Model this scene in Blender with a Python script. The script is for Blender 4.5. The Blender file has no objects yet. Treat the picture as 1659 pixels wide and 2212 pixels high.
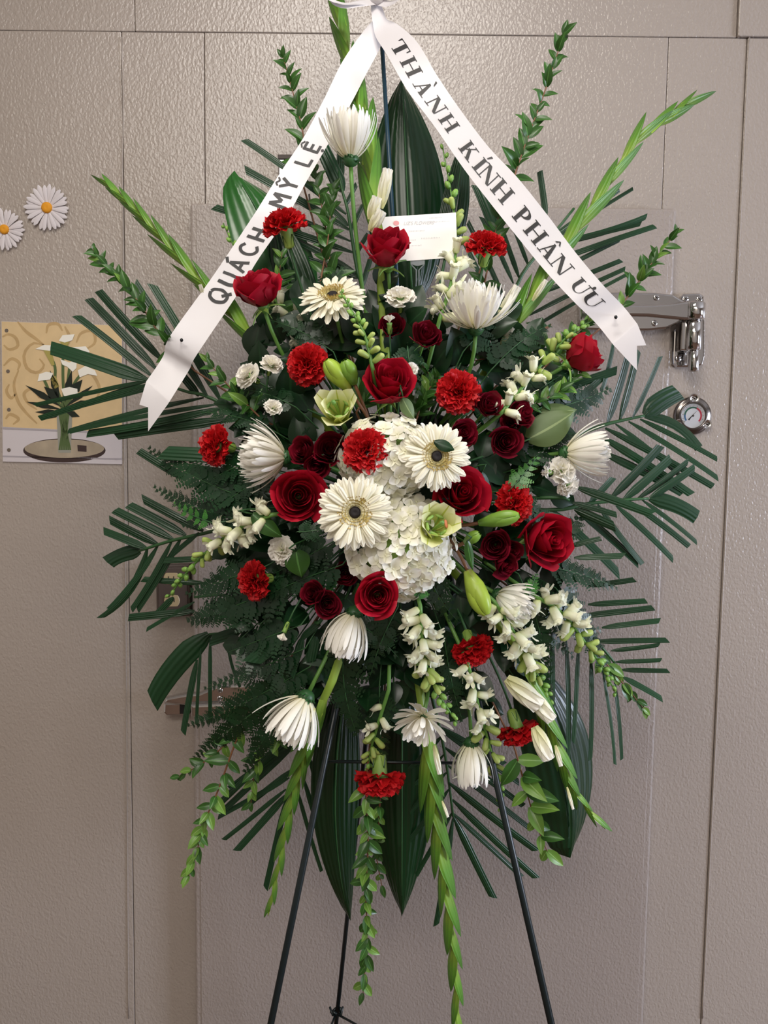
import bpy, bmesh, math, random
from math import sin, cos, pi, radians, sqrt
from mathutils import Vector, Matrix, Quaternion

random.seed(7)
S = bpy.context.scene
COL = S.collection
W_, H_, FPX = 1659, 2212, 1856.0
# ------------------------------------------------------------------ camera
PITCH, ROLL, YAW = 0.08759, 0.01247, -0.00424
CAM = Vector((0, -1.70, 1.30))
_F = Vector((sin(YAW) * cos(PITCH), cos(YAW) * cos(PITCH), -sin(PITCH)))
_R0 = Vector((cos(YAW), -sin(YAW), 0)); _U0 = _R0.cross(_F)
_R = _R0 * cos(ROLL) + _U0 * sin(ROLL); _U = -_R0 * sin(ROLL) + _U0 * cos(ROLL)
cd = bpy.data.cameras.new('camera'); cam = bpy.data.objects.new('camera', cd); COL.objects.link(cam)
cd.sensor_fit = 'VERTICAL'; cd.sensor_height = 24.0; cd.lens = 24.0 * FPX / H_
cd.clip_start = 0.02
cam.matrix_world = Matrix(((_R.x, _U.x, -_F.x, CAM.x), (_R.y, _U.y, -_F.y, CAM.y), (_R.z, _U.z, -_F.z, CAM.z), (0, 0, 0, 1)))
S.camera = cam
# ------------------------------------------------------------------ world, lamps, exposure
w = bpy.data.worlds.new('world'); S.world = w; w.use_nodes = True
w.node_tree.nodes['Background'].inputs[0].default_value = (0.9, 0.93, 1.0, 1)
w.node_tree.nodes['Background'].inputs[1].default_value = 0.25
S.view_settings.view_transform = 'Standard'; S.view_settings.look = 'None'
S.view_settings.gamma = 1; S.view_settings.use_curve_mapping = False
S.view_settings.exposure = 0.0

def area(name, loc, target, sx, sy, power, col):
    l = bpy.data.lights.new(name, 'AREA'); l.shape = 'RECTANGLE'; l.size = sx; l.size_y = sy
    l.energy = power; l.color = col
    o = bpy.data.objects.new(name, l); COL.objects.link(o); o.location = loc
    o.rotation_euler = (Vector(target) - Vector(loc)).to_track_quat('-Z', 'Y').to_euler()
    return o
area('ceiling_light', (-0.05, -1.15, 2.66), (-0.05, -1.0, 0), 0.6, 0.32, 15, (1.0, 0.94, 0.86))
area('ceiling_light', (-0.35, -2.75, 2.66), (-0.35, -2.0, 0), 1.4, 0.5, 32, (1.0, 0.94, 0.86))
area('ceiling_light', (0.2, -3.75, 2.66), (0.2, -3.9, 0), 1.4, 0.3, 24, (1.0, 0.95, 0.89))  # added unseen lamp, brightens the front wall mirrored in the hinge
area('window_light', (4.3, -1.75, 1.1), (0, -0.2, 0.8), 1.1, 1.2, 150, (0.74, 0.82, 1.0))

# ------------------------------------------------------------------ helpers
def pt(px, py, y):
    d = _F + _R * ((px - 829.5) / FPX) - _U * ((py - 1106.0) / FPX)
    return CAM + d * ((y - CAM.y) / d.y)
def mpp(y): return (y - CAM.y) / FPX
def D(px, py, off=0.0):
    q = 1 - ((px - 840) / 600) ** 2 - ((py - 1080) / 850) ** 2
    return -0.33 - 0.19 * max(0.0, q) + off
def lin(h):
    h = h.lstrip('#'); r = [int(h[i:i + 2], 16) / 255 for i in (0, 2, 4)]
    return tuple(c / 12.92 if c <= .04045 else ((c + .055) / 1.055) ** 2.4 for c in r) + (1,)

def mat(name, base, tip=None, rough=0.5, trans=0.0, var=0.12, bump=0.0, bscale=300, metal=0.0, spec=0.5,
        stripes=0, coat=0.0, mottling=0.0, alpha=1.0, midrib=None):
    """Principled material; TIP blends along the blade (UV v), STRIPES adds veins along it, TRANS lets light through."""
    m = bpy.data.materials.new(name); m.use_nodes = True
    nt = m.node_tree; N = nt.nodes; L = nt.links
    b = N['Principled BSDF']; out = N['Material Output']
    b.inputs['Roughness'].default_value = rough; b.inputs['Metallic'].default_value = metal
    b.inputs['Specular IOR Level'].default_value = spec
    b.inputs['Coat Weight'].default_value = coat
    rgb = N.new('ShaderNodeRGB'); rgb.outputs[0].default_value = lin(base); c = rgb.outputs[0]
    uv = None
    if tip or stripes or midrib:
        uvn = N.new('ShaderNodeUVMap'); sep = N.new('ShaderNodeSeparateXYZ'); L.new(uvn.outputs[0], sep.inputs[0]); uv = sep
    if tip:
        r = N.new('ShaderNodeValToRGB'); e = r.color_ramp.elements
        stops = tip if isinstance(tip, list) else [(1.0, tip)]
        e[0].color = lin(base); e[0].position = 0.0
        e[1].position = stops[-1][0]; e[1].color = lin(stops[-1][1])
        for p_, c_ in stops[:-1]:
            k = e.new(p_); k.color = lin(c_)
        L.new(uv.outputs[1], r.inputs[0]); c = r.outputs[0]
    if midrib:
        mt = N.new('ShaderNodeMath'); mt.operation = 'SUBTRACT'; L.new(uv.outputs[0], mt.inputs[0]); mt.inputs[1].default_value = 0.5
        ab = N.new('ShaderNodeMath'); ab.operation = 'ABSOLUTE'; L.new(mt.outputs[0], ab.inputs[0])
        ls = N.new('ShaderNodeMath'); ls.operation = 'LESS_THAN'; L.new(ab.outputs[0], ls.inputs[0]); ls.inputs[1].default_value = 0.035
        mx = N.new('ShaderNodeMix'); mx.data_type = 'RGBA'; L.new(ls.outputs[0], mx.inputs[0]); L.new(c, mx.inputs[6]); mx.inputs[7].default_value = lin(midrib); c = mx.outputs[2]
    if mottling:
        tc = N.new('ShaderNodeTexCoord'); nz = N.new('ShaderNodeTexNoise'); nz.inputs['Scale'].default_value = 40
        L.new(tc.outputs['Object'], nz.inputs[0])
        h = N.new('ShaderNodeHueSaturation'); mr = N.new('ShaderNodeMapRange')
        mr.inputs[3].default_value = 1 - mottling; mr.inputs[4].default_value = 1 + mottling
        L.new(nz.outputs[0], mr.inputs[0]); L.new(mr.outputs[0], h.inputs['Value']); L.new(c, h.inputs['Color']); c = h.outputs[0]
    if var:
        oi = N.new('ShaderNodeObjectInfo'); mr = N.new('ShaderNodeMapRange')
        mr.inputs[3].default_value = 1 - var; mr.inputs[4].default_value = 1 + var
        L.new(oi.outputs['Random'], mr.inputs[0])
        h = N.new('ShaderNodeHueSaturation'); L.new(mr.outputs[0], h.inputs['Value']); L.new(c, h.inputs['Color']); c = h.outputs[0]
    L.new(c, b.inputs['Base Color'])
    hgt = None
    if stripes:
        mt = N.new('ShaderNodeMath'); mt.operation = 'MULTIPLY'; L.new(uv.outputs[0], mt.inputs[0]); mt.inputs[1].default_value = stripes * 2 * pi
        sn = N.new('ShaderNodeMath'); sn.operation = 'SINE'; L.new(mt.outputs[0], sn.inputs[0]); hgt = sn.outputs[0]
        bp = N.new('ShaderNodeBump'); bp.inputs['Strength'].default_value = 0.35; bp.inputs['Distance'].default_value = 0.0012
        L.new(hgt, bp.inputs['Height']); L.new(bp.outputs[0], b.inputs['Normal'])
    elif bump:
        tc = N.new('ShaderNodeTexCoord'); nz = N.new('ShaderNodeTexNoise'); nz.inputs['Scale'].default_value = bscale; nz.inputs['Detail'].default_value = 2
        L.new(tc.outputs['Object'], nz.inputs[0])
        bp = N.new('ShaderNodeBump'); bp.inputs['Strength'].default_value = bump; bp.inputs['Distance'].default_value = 0.001
        L.new(nz.outputs[0], bp.inputs['Height']); L.new(bp.outputs[0], b.inputs['Normal'])
    if trans:
        tb = N.new('ShaderNodeBsdfTranslucent'); L.new(c, tb.inputs[0])
        ms = N.new('ShaderNodeMixShader'); ms.inputs[0].default_value = trans
        L.new(b.outputs[0], ms.inputs[1]); L.new(tb.outputs[0], ms.inputs[2]); L.new(ms.outputs[0], out.inputs[0])
    return m

def wallmat(name, base, rough, strength, scale):
    m = bpy.data.materials.new(name); m.use_nodes = True
    nt = m.node_tree; N = nt.nodes; L = nt.links; b = N['Principled BSDF']
    tc = N.new('ShaderNodeTexCoord')
    n1 = N.new('ShaderNodeTexVoronoi'); n1.feature = 'SMOOTH_F1'; n1.inputs['Scale'].default_value = scale
    n2 = N.new('ShaderNodeTexNoise'); n2.inputs['Scale'].default_value = scale * .9; n2.inputs['Detail'].default_value = 1.5
    mp = N.new('ShaderNodeMapping'); mp.inputs['Scale'].default_value = (1.0, 1.0, 0.7)
    L.new(tc.outputs['Object'], mp.inputs[0]); L.new(mp.outputs[0], n2.inputs[0])
    vm = N.new('ShaderNodeVectorMath'); vm.operation = 'ADD'; L.new(mp.outputs[0], vm.inputs[0])
    sc = N.new('ShaderNodeVectorMath'); sc.operation = 'SCALE'; sc.inputs['Scale'].default_value = 0.006
    L.new(n2.outputs['Color'], sc.inputs[0]); L.new(sc.outputs[0], vm.inputs[1]); L.new(vm.outputs[0], n1.inputs[0])
    bp = N.new('ShaderNodeBump'); bp.inputs['Strength'].default_value = strength; bp.inputs['Distance'].default_value = 0.0016
    L.new(n1.outputs['Distance'], bp.inputs['Height']); L.new(bp.outputs[0], b.inputs['Normal'])
    n3 = N.new('ShaderNodeTexNoise'); n3.inputs['Scale'].default_value = 2.2; n3.inputs['Detail'].default_value = 4
    L.new(tc.outputs['Object'], n3.inputs[0])
    mr = N.new('ShaderNodeMapRange'); mr.inputs[3].default_value = .96; mr.inputs[4].default_value = 1.04; L.new(n3.outputs[0], mr.inputs[0])
    h = N.new('ShaderNodeHueSaturation'); h.inputs['Color'].default_value = lin(base); L.new(mr.outputs[0], h.inputs['Value'])
    L.new(h.outputs[0], b.inputs['Base Color']); b.inputs['Roughness'].default_value = rough; b.inputs['Specular IOR Level'].default_value = .75
    return m

def me(name, V, F, m, UV=None, smooth=True, idx=None):
    d = bpy.data.meshes.new(name); d.from_pydata([tuple(v) for v in V], [], F)
    for k in (m if isinstance(m, (list, tuple)) else [m]): d.materials.append(k)
    if UV is not None:
        ul = d.uv_layers.new(name='UVMap')
        vi = [0] * len(d.loops); d.loops.foreach_get('vertex_index', vi)
        fl = [0.0] * (2 * len(vi))
        for i, k in enumerate(vi): fl[2 * i], fl[2 * i + 1] = UV[k]
        ul.data.foreach_set('uv', fl)
    if smooth: d.polygons.foreach_set('use_smooth', [True] * len(d.polygons))
    if idx: d.polygons.foreach_set('material_index', idx)
    d.update(); return d
MW = {}
def ob(name, data, parent=None, mtx=None, **kw):
    o = bpy.data.objects.new(name, data); COL.objects.link(o)
    if parent is not None: o.parent = parent
    if mtx is not None: o.matrix_basis = mtx
    for k, v in kw.items(): o[k] = v
    return o
LABELS = {}
def thing(name, label, cat, mtx, group=None):
    if not isinstance(mtx, Matrix): mtx = Matrix.Translation(mtx)
    o = ob(name, None, None, mtx); o.empty_display_size = .02
    o['label'] = label; o['category'] = cat
    if group: o['group'] = group
    MW[o.name] = mtx
    return o
def loc(root, pts):
    i = MW[root.name].inverted(); return [i @ Vector(p) for p in pts]

class G:
    """collects geometry"""
    def __init__(s): s.V = []; s.F = []; s.U = []; s.I = []
    def add(s, V, F, U=None, i=0, mtx=None):
        b = len(s.V); s.V += [mtx @ Vector(v) for v in V] if mtx is not None else list(V)
        s.F += [tuple(b + k for k in f) for f in F]; s.U += U if U else [(0.5, 0.5)] * len(V); s.I += [i] * len(F)
        return s
    def mesh(s, name, m, smooth=True): return me(name, s.V, s.F, m, s.U, smooth, s.I)
def grid(fn, nu, nv):
    V, U, F = [], [], []
    for j in range(nv + 1):
        for i in range(nu + 1):
            u, v = i / nu, j / nv
            V.append(Vector(fn(u, v))); U.append((u, v))
    for j in range(nv):
        for i in range(nu):
            a = j * (nu + 1) + i; F.append((a, a + 1, a + nu + 2, a + nu + 1))
    return V, F, U
def lathe(prof, n=12, lobes=0, amp=0.0, close=True, bend=0.0):
    """prof [(r, z)] round local Z"""
    V, U, F = [], [], []
    m = len(prof)
    for j, (r, z) in enumerate(prof):
        for i in range(n):
            a = 2 * pi * i / n
            rr = r * (1 + amp * cos(lobes * a)) if lobes else r
            V.append(Vector((rr * cos(a) + bend * z * z, rr * sin(a), z))); U.append((i / n, j / (m - 1)))
    for j in range(m - 1):
        for i in range(n):
            a, b = j * n + i, j * n + (i + 1) % n; F.append((a, b, b + n, a + n))
    if close: F.append(tuple(reversed(range(n)))); F.append(tuple(range((m - 1) * n, m * n)))
    return V, F, U
def smooth(P, n):
    P = [Vector(p) for p in P]
    if len(P) == 2: return [P[0].lerp(P[1], i / n) for i in range(n + 1)]
    Q = [2 * P[0] - P[1]] + P + [2 * P[-1] - P[-2]]
    out = []
    segs = len(P) - 1
    for k in range(n + 1):
        t = k / n * segs; i = min(int(t), segs - 1); f = t - i
        a, b, c, d = Q[i:i + 4]
        out.append(.5 * ((2 * b) + (c - a) * f + (2 * a - 5 * b + 4 * c - d) * f * f + (3 * b - a - 3 * c + d) * f ** 3))
    return out
def tube(P, r, n=6, caps=True):
    P = [Vector(p) for p in P]; k = len(P)
    R = r if isinstance(r, (list, tuple)) else [r] * k
    V, F, U = [], [], []
    ref = Vector((0.31, -0.9, 0.3)).normalized()
    for j in range(k):
        t = (P[min(j + 1, k - 1)] - P[max(j - 1, 0)])
        t = t.normalized() if t.length > 1e-9 else Vector((0, 0, 1))
        s = t.cross(ref)
        if s.length < 1e-3: s = t.cross(Vector((1, 0, 0)))
        s.normalize(); q = s.cross(t)
        for i in range(n):
            a = 2 * pi * i / n; V.append(P[j] + (s * cos(a) + q * sin(a)) * R[j]); U.append((i / n, j / (k - 1)))
    for j in range(k - 1):
        for i in range(n):
            a, b = j * n + i, j * n + (i + 1) % n; F.append((a, b, b + n, a + n))
    if caps: F.append(tuple(reversed(range(n)))); F.append(tuple(range((k - 1) * n, k * n)))
    return V, F, U
def frame(o, ydir, zdir, sx=1, sy=1, sz=1):
    y = Vector(ydir).normalized(); z = Vector(zdir); x = y.cross(z)
    if x.length < 1e-5: x = y.cross(Vector((.3, .5, .8)))
    x.normalize(); z = x.cross(y)
    return Matrix(((x.x * sx, y.x * sy, z.x * sz, o[0]), (x.y * sx, y.y * sy, z.y * sz, o[1]), (x.z * sx, y.z * sy, z.z * sz, o[2]), (0, 0, 0, 1)))
def facing(p, d, spin=None):
    """matrix at P whose local Z looks along D = (right, up, toward the viewer)"""
    n = Vector((d[0], -d[2], d[1])).normalized()
    q = n.to_track_quat('Z', 'Y')
    return Matrix.Translation(p) @ q.to_matrix().to_4x4() @ Matrix.Rotation(random.random() * 6.28 if spin is None else spin, 4, 'Z')
def box(x0, x1, y0, y1, z0, z1, bev=0.0, seg=2):
    bm = bmesh.new(); bmesh.ops.create_cube(bm, size=1)
    for v in bm.verts: v.co = ((x0 + x1) / 2 + v.co.x * (x1 - x0), (y0 + y1) / 2 + v.co.y * (y1 - y0), (z0 + z1) / 2 + v.co.z * (z1 - z0))
    if bev: bmesh.ops.bevel(bm, geom=bm.edges[:], offset=bev, segments=seg, profile=.5, affect='EDGES')
    bm.verts.index_update()
    V = [v.co.copy() for v in bm.verts]; F = [tuple(v.index for v in f.verts) for f in bm.faces]; bm.free()
    return V, F
def prism(outline, y0, y1, bev=0.0, seg=2):
    """outline [(x,z)] extruded from y0 (front) to y1 (back), front edge bevelled"""
    bm = bmesh.new()
    f = [bm.verts.new((x, y0, z)) for x, z in outline]; b = [bm.verts.new((x, y1, z)) for x, z in outline]
    n = len(f); ff = bm.faces.new(f); bm.faces.new(list(reversed(b)))
    for i in range(n): bm.faces.new((f[(i + 1) % n], f[i], b[i], b[(i + 1) % n]))
    bmesh.ops.recalc_face_normals(bm, faces=bm.faces[:])
    if bev: bmesh.ops.bevel(bm, geom=list(ff.edges), offset=bev, segments=seg, profile=.5, affect='EDGES')
    bm.verts.index_update()
    V = [v.co.copy() for v in bm.verts]; F = [tuple(v.index for v in q.verts) for q in bm.faces]; bm.free()
    return V, F
def disc(cx, cz, r, n=24, rz=None): return [(cx + r * cos(2 * pi * i / n), cz + (rz or r) * sin(2 * pi * i / n)) for i in range(n)]
def px2(outline, y): return [(pt(a, b, y).x, pt(a, b, y).z) for a, b in outline]

# ------------------------------------------------------------------ materials
M = dict(
    wall=wallmat('embossed_wall_paint', '#a99e95', 0.30, 0.62, 230),
    door=wallmat('embossed_door_paint', '#a1968f', 0.38, 0.65, 230),
    plain=mat('room_wall', '#bfb8ae', rough=.7, var=0),
    ceil=mat('ceiling_paint', '#d8d4cc', rough=.8, var=0),
    floor=mat('brown_floor', '#5e4536', rough=.4, var=0, mottling=.15),
    chrome=mat('chrome', '#c9c7c6', rough=.08, metal=1, var=0),
    steel=mat('dull_chrome', '#7c7672', rough=.2, metal=1, var=0),
    dark=mat('dark_gap', '#4a413b', rough=.6, var=0),
    white=mat('white_plastic', '#d8dadf', rough=.4, var=0),
    black=mat('black_paint', '#0c0d10', rough=.4, var=0),
    easel=mat('easel_enamel', '#0e1b1d', rough=.35, var=0),
    easelb=mat('easel_blue', '#173a4c', rough=.4, var=0),
    ribbon=mat('satin', '#e6e3e6', rough=.3, trans=.12, var=0, spec=.6),
    ink=mat('ink', '#131113', rough=.5, var=0),
    inkg=mat('faint_ink', '#c9c9cb', rough=.6, var=0),
    pinkp=mat('pink_print', '#f0a9a9', rough=.6, var=0),
    card=mat('card', '#fbfbf8', rough=.5, var=0),
    clear=mat('clear_pick', '#aeb8bc', rough=.1, var=0, spec=.8, trans=.5),
    foam=mat('floral_foam', '#0f2413', rough=.9, var=0),
    stem=mat('stem_green', '#5c8a3c', rough=.45, var=.15),
    stemd=mat('stem_dark', '#2f5a30', rough=.45, var=.15),
    stemb=mat('stem_brown', '#7a5236', rough=.5, var=.1),
    carn=mat('carnation_petal', '#8e0910', tip=[(.5, '#c01018'), (1, '#d31c22')], rough=.55, trans=.22, var=.1),
    calyx=mat('calyx_green', '#a3c05a', tip='#628f42', rough=.5, var=.1),
    rose=mat('rose_petal', '#7c091b', tip=[(.6, '#9b0d26'), (1, '#b5122c')], rough=.5, trans=.15, var=.1, spec=.3),
    srose=mat('spray_rose_petal', '#57081a', tip='#7d1026', rough=.5, trans=.1, var=.15, spec=.3),
    mum=mat('mum_petal', '#f4edc6', tip=[(.4, '#f9f6e8'), (1, '#fcfaf3')], rough=.5, trans=.18, var=.05),
    gerb=mat('gerbera_petal', '#f2edbc', tip=[(.5, '#faf6dc'), (1, '#fcf9e8')], rough=.45, trans=.18, var=.05, stripes=2),
    gring=mat('gerbera_floret', '#e8df9c', tip='#b0924e', rough=.6, var=0),
    gdark=mat('gerbera_eye', '#140b0a', rough=.7, var=0),
    lily=mat('lily_petal', '#b9c544', tip=[(.45, '#dbe084'), (1, '#f2f3c8')], rough=.4, trans=.2, var=.05, midrib='#c2cb5c'),
    bud=mat('lily_bud', '#8a8a3c', tip=[(.25, '#96ad3c'), (1, '#a4c244')], rough=.4, var=.1),
    budg=mat('green_bud', '#5f8a34', tip='#7ea63c', rough=.4, var=.1),
    anther=mat('anther', '#d0805c', rough=.7, var=0),
    hyd=mat('hydrangea_petal', '#f1efd2', tip='#fbf9f2', rough=.5, trans=.2, var=.06),
    mini=mat('mini_carnation_petal', '#f2efd2', tip='#fbf8f2', rough=.5, trans=.2, var=.05),
    snap=mat('snapdragon_bloom', '#d2dd92', tip=[(.45, '#f0f3cf'), (1, '#f8f8e6')], rough=.45, trans=.2, var=.06),
    snapb=mat('snapdragon_bud', '#8fb04a', tip='#c9d680', rough=.45, trans=.2, var=.1),
    snapt=mat('snapdragon_tip', '#6f9c42', tip='#8db656', rough=.45, var=.12),
    glad=mat('gladiolus_bract', '#9cba48', tip=[(.45, '#659a33'), (1, '#47792a')], rough=.4, trans=.15, var=.12, stripes=4),
    gladp=mat('gladiolus_petal', '#ebeab8', tip='#fbf9f0', rough=.45, trans=.2, var=.05),
    palm=mat('palm_leaflet', '#163a1f', tip='#193f23', rough=.34, trans=.06, var=.2, stripes=4),
    asp=mat('aspidistra_leaf', '#0b2811', tip='#103518', rough=.28, trans=.05, var=.08, stripes=9),
    aspb=mat('aspidistra_bright', '#1d5020', tip='#2a6428', rough=.28, trans=.08, var=.08, stripes=7),
    myr=mat('myrtle_leaf', '#305722', tip='#3d6829', rough=.35, trans=.15, var=.22, midrib='#5c9048'),
    myrl=mat('myrtle_leaf_pale', '#64903a', tip='#7ba446', rough=.35, trans=.2, var=.2, midrib='#9cc070'),
    fern=mat('fern_pinna', '#12331a', tip='#163b1d', rough=.36, trans=.08, var=.25),
    salal=mat('salal_leaf', '#0f2c15', tip='#143619', rough=.34, trans=.05, var=.2, midrib='#1d4222'),
    olive=mat('olive_leaf', '#566b3c', tip='#64794a', rough=.5, trans=.1, var=.1, midrib='#8a9c68'),
    brown=mat('brown_plate', '#574a44', rough=.5, var=0),
    cream=mat('cream_plastic', '#c8b48c', rough=.4, var=0),
    pwhite=mat('paper_white', '#dcd6da', rough=.7, var=.04),
    orange=mat('paper_orange', '#e39a1c', rough=.7, var=0, mottling=.1),
)

# ------------------------------------------------------------------ the setting
def struct(name, **kw):
    o = ob(name, None, None, Matrix.Identity(4)); o['kind'] = 'structure'; MW[o.name] = Matrix.Identity(4)
    for k, v in kw.items(): o[k] = v
    return o
def sbox(name, m, *b, bev=0, parent=None):
    V, F = box(*b, bev=bev); o = ob(name, me(name, V, F, m, smooth=False), parent)
    if parent is None: o['kind'] = 'structure'
    return o
wall = struct('wall_back', label='grey embossed panel wall behind the flower spray', category='wall')
xs = dict(l=pt(276, 1100, 0).x, a=pt(442, 250, 0).x, r=pt(1564, 1150, 0).x, b=pt(1438, 250, 0).x, u1=pt(291, 30, 0).x, u2=pt(1593, 40, 0).x)
ZT = pt(830, 73.5, 0).z
g = .0005
def panel(x0, x1, z0, z1, y0=0.0):
    V, F = box(x0 + g, x1 - g, y0, .02, z0 + g, z1 - g, bev=.0016); ob('panel', me('panel', V, F, M['wall'], smooth=False), wall)
panel(-2.5, xs['l'], 0, ZT); panel(xs['l'], xs['a'], 0, ZT, .0006); panel(xs['a'], xs['b'], 0, ZT); panel(xs['b'], xs['r'], 0, ZT, .0004); panel(xs['r'], 4.5, 0, ZT, -.0012)
panel(-2.5, xs['u1'], ZT, 2.75, .001); panel(xs['u1'], xs['u2'], ZT, 2.75); panel(xs['u2'], 4.5, ZT, 2.75, -.006)
V, F = box(-2.5, 4.5, .0125, .06, 0, 2.75); ob('backing', me('backing', V, F, M['dark'], smooth=False), wall)
# peeling strip of sealant at the long seam beside the header
P = [pt(262, 75 + 20 * i, -.0005 - .0012 * sin(min(1, i / 10) * pi)) for i in range(0, 110)]
V, F, U = tube([pt(262.5 + (2.5 * sin(i * .5) if i < 8 else 0) + i * .143 * 2, 80 + i * 40, -.001) for i in range(0, 54)], .0013, 5)
ob('seam_bead', me('seam_bead', V, F, M['wall']), wall)
V, F, U = tube([pt(1618.5 - i * .955 * 2, 80 + i * 40, -.0015) for i in range(0, 54)], .0015, 5)
ob('seam_bead', me('seam_bead', V, F, M['wall']), wall)
sbox('floor', M['floor'], -2.5, 4.5, -4.2, .06, -.1, 0)
sbox('ceiling', M['ceil'], -2.5, 4.5, -4.2, .06, 2.75, 2.85)
sbox('wall_left', M['plain'], -2.6, -2.5, -4.2, .06, 0, 2.75)
sbox('wall_right', M['plain'], 4.5, 4.6, -4.2, .06, 0, 2.75)
sbox('wall_front', M['plain'], -2.5, 4.5, -4.3, -4.2, 0, 2.75)
DY = -.03
door = struct('door_1', label='wide pale cooler door standing proud of the wall behind the easel', category='door')
dx0, dx1, dzt = pt(417.5, 1500, DY).x, pt(1449, 757, DY).x, pt(938, 444, DY).z
V, F = box(dx0, dx1, DY, .004, .06, dzt, bev=.005, seg=3); ob('slab', me('slab', V, F, M['door'], smooth=False), door)
V, F = box(dx0 + .012, dx1 - .012, DY - .0012, DY + .002, .075, dzt - .012, bev=.0011); ob('skin', me('skin', V, F, M['door'], smooth=False), door)
V, F = box(dx0 - .0022, dx1 + .0022, -.007, .004, .058, dzt + .002); ob('shadow_strip', me('shadow_strip', V, F, mat('door_shadow_strip', '#5a514b', rough=.6, var=0), smooth=False), door)  # dark-coloured rim drawing the shadow gap round the door
V, F = box(dx0 + .004, dx1 - .004, DY + .01, .004, .052, .0605); ob('gasket', me('gasket', V, F, M['black'], smooth=False), door)

# ------------------------------------------------------------------ wall fittings
def part(root, name, VF, m, smooth_=False, **kw):
    V, F = VF[0], VF[1]; U = VF[2] if len(VF) > 2 else None
    d = me(name, loc(root, V), F, m, U, smooth_); return ob(name, d, root, None, **kw)
def screw(root, px, py, y, r, name='screw'):
    c = pt(px, py, y)
    V, F, U = lathe([(0.001 * r, 0), (r * .55, 0.0), (r * .9, -.2 * r), (r, -.5 * r)], 16, close=False)
    mt = Matrix.Translation(c) @ Matrix.Rotation(pi / 2, 4, 'X')
    V = [mt @ v for v in V]
    gg = G().add(V, F, i=0)
    for a in (0.5, 0.5 + pi / 2):
        b = box(-r * .5, r * .5, -.0006, .001, -r * .1, r * .1); gg.add(b[0], b[1], i=1, mtx=Matrix.Translation(c) @ Matrix.Rotation(a, 4, 'Y'))
    gg.V = loc(root, gg.V)
    return ob(name, gg.mesh(name, [M['chrome'], M['dark']]), root)

hy = DY - .022
hinge = thing('strap_hinge', 'chrome strap hinge with an upright barrel beside the ribbon tail', 'hinge', pt(1440, 670, DY))
o1 = px2([(1252, 655), (1256, 640), (1268, 634), (1340, 631), (1420, 632), (1455, 636), (1470, 645), (1488, 653), (1492, 660), (1490, 684), (1478, 690), (1462, 700), (1440, 710), (1400, 714), (1340, 714), (1268, 712), (1256, 702), (1252, 690)], hy)
part(hinge, 'strap', prism(o1, hy, DY, .004, 3), M['chrome'])
o2 = px2([(1330, 657), (1400, 658), (1450, 655), (1480, 650), (1520, 651), (1521, 691), (1480, 691), (1450, 688), (1400, 683), (1330, 682)], hy - .008)
part(hinge, 'strap_rib', prism(o2, hy - .008, hy + .004, .005, 3), M['chrome'])
o3 = px2([(1472, 640), (1478, 634), (1512, 633), (1521, 639), (1523, 700), (1523, 770), (1518, 788), (1508, 793), (1462, 793), (1454, 786), (1453, 770), (1455, 715), (1470, 700)], -.012)
part(hinge, 'back_plate', prism(o3, -.012, .001, .004, 3), M['chrome'])
for (a, b, r, z0, z1, nm) in ((1503, hy - .012, .0215, 652, 691, 'knuckle'), (1500, hy - .006, .0175, 692, 757, 'barrel'), (1500, hy - .006, .0115, 757, 803, 'pin')):
    top, bot = pt(a, z0, b + .01), pt(a, z1, b + .01)
    R = r * .85
    V, F, U = lathe([(R * .8, bot.z), (R, bot.z + .003), (R, top.z - .003), (R * .8, top.z)], 24)
    V = [v + Vector((top.x, b + .012, 0)) for v in V]
    part(hinge, nm, (V, F), M['chrome'], True)
part(hinge, 'web', box(pt(1462, 730, -.02).x, pt(1495, 730, -.02).x, -.045, -.008, pt(1462, 760, -.02).z, pt(1462, 697, -.02).z, bev=.003), M['chrome'])
for a, b, y in ((1418, 643, hy), (1414, 698, hy), (1481, 645, -.013), (1511, 646, -.013), (1465, 775, -.013)): screw(hinge, a, b, y - .001, .0072)

latch = thing('latch_bar', 'chrome latch bar low on the door edge behind drooping palm leaflets', 'latch', pt(450, 1520, DY))
ly = DY - .016
o1 = px2([(352, 1519), (358, 1508), (400, 1500), (430, 1498), (462, 1484), (478, 1480), (556, 1479), (562, 1488), (562, 1506), (556, 1518), (430, 1520), (400, 1524)], ly)
part(latch, 'bar', prism(o1, ly, DY, .005, 3), M['chrome'])
o1 = px2([(355, 1519), (408, 1519), (410, 1543), (360, 1545), (354, 1538)], -.03)
part(latch, 'keeper', prism(o1, -.032, .0, .003, 2), M['chrome'])
o1 = px2([(414, 1517), (480, 1514), (560, 1512), (560, 1540), (480, 1546), (416, 1545)], ly + .004)
part(latch, 'handle', prism(o1, ly - .012, DY, .006, 3), M['chrome'])
part(latch, 'slot', prism(px2([(388, 1516), (404, 1516), (404, 1542), (388, 1542)], -.034), -.0335, -.03), M['black'])
for a, b in ((475, 1492), (474, 1509), (548, 1490)): screw(latch, a, b, ly - .001, .006)
catch = thing('wall_bracket', 'small chrome bracket on the wall hidden behind the hand-lettered ribbon tail', 'bracket', pt(630, 390, 0))
part(catch, 'plate', prism(px2([(601, 336), (646, 336), (646, 432), (601, 432)], -.014), -.016, .0, .003, 2), M['chrome'])
part(catch, 'cap', prism(px2([(600, 334), (647, 334), (647, 344), (600, 344)], -.018), -.02, .0, .001, 1), M['dark'])
V, F, U = tube(smooth([pt(640, 420, -.02), pt(655, 436, -.03), pt(668, 437, -.03), pt(668, 420, -.02)], 12), .002, 6)
part(catch, 'hook', (V, F), M['steel'], True)

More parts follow.
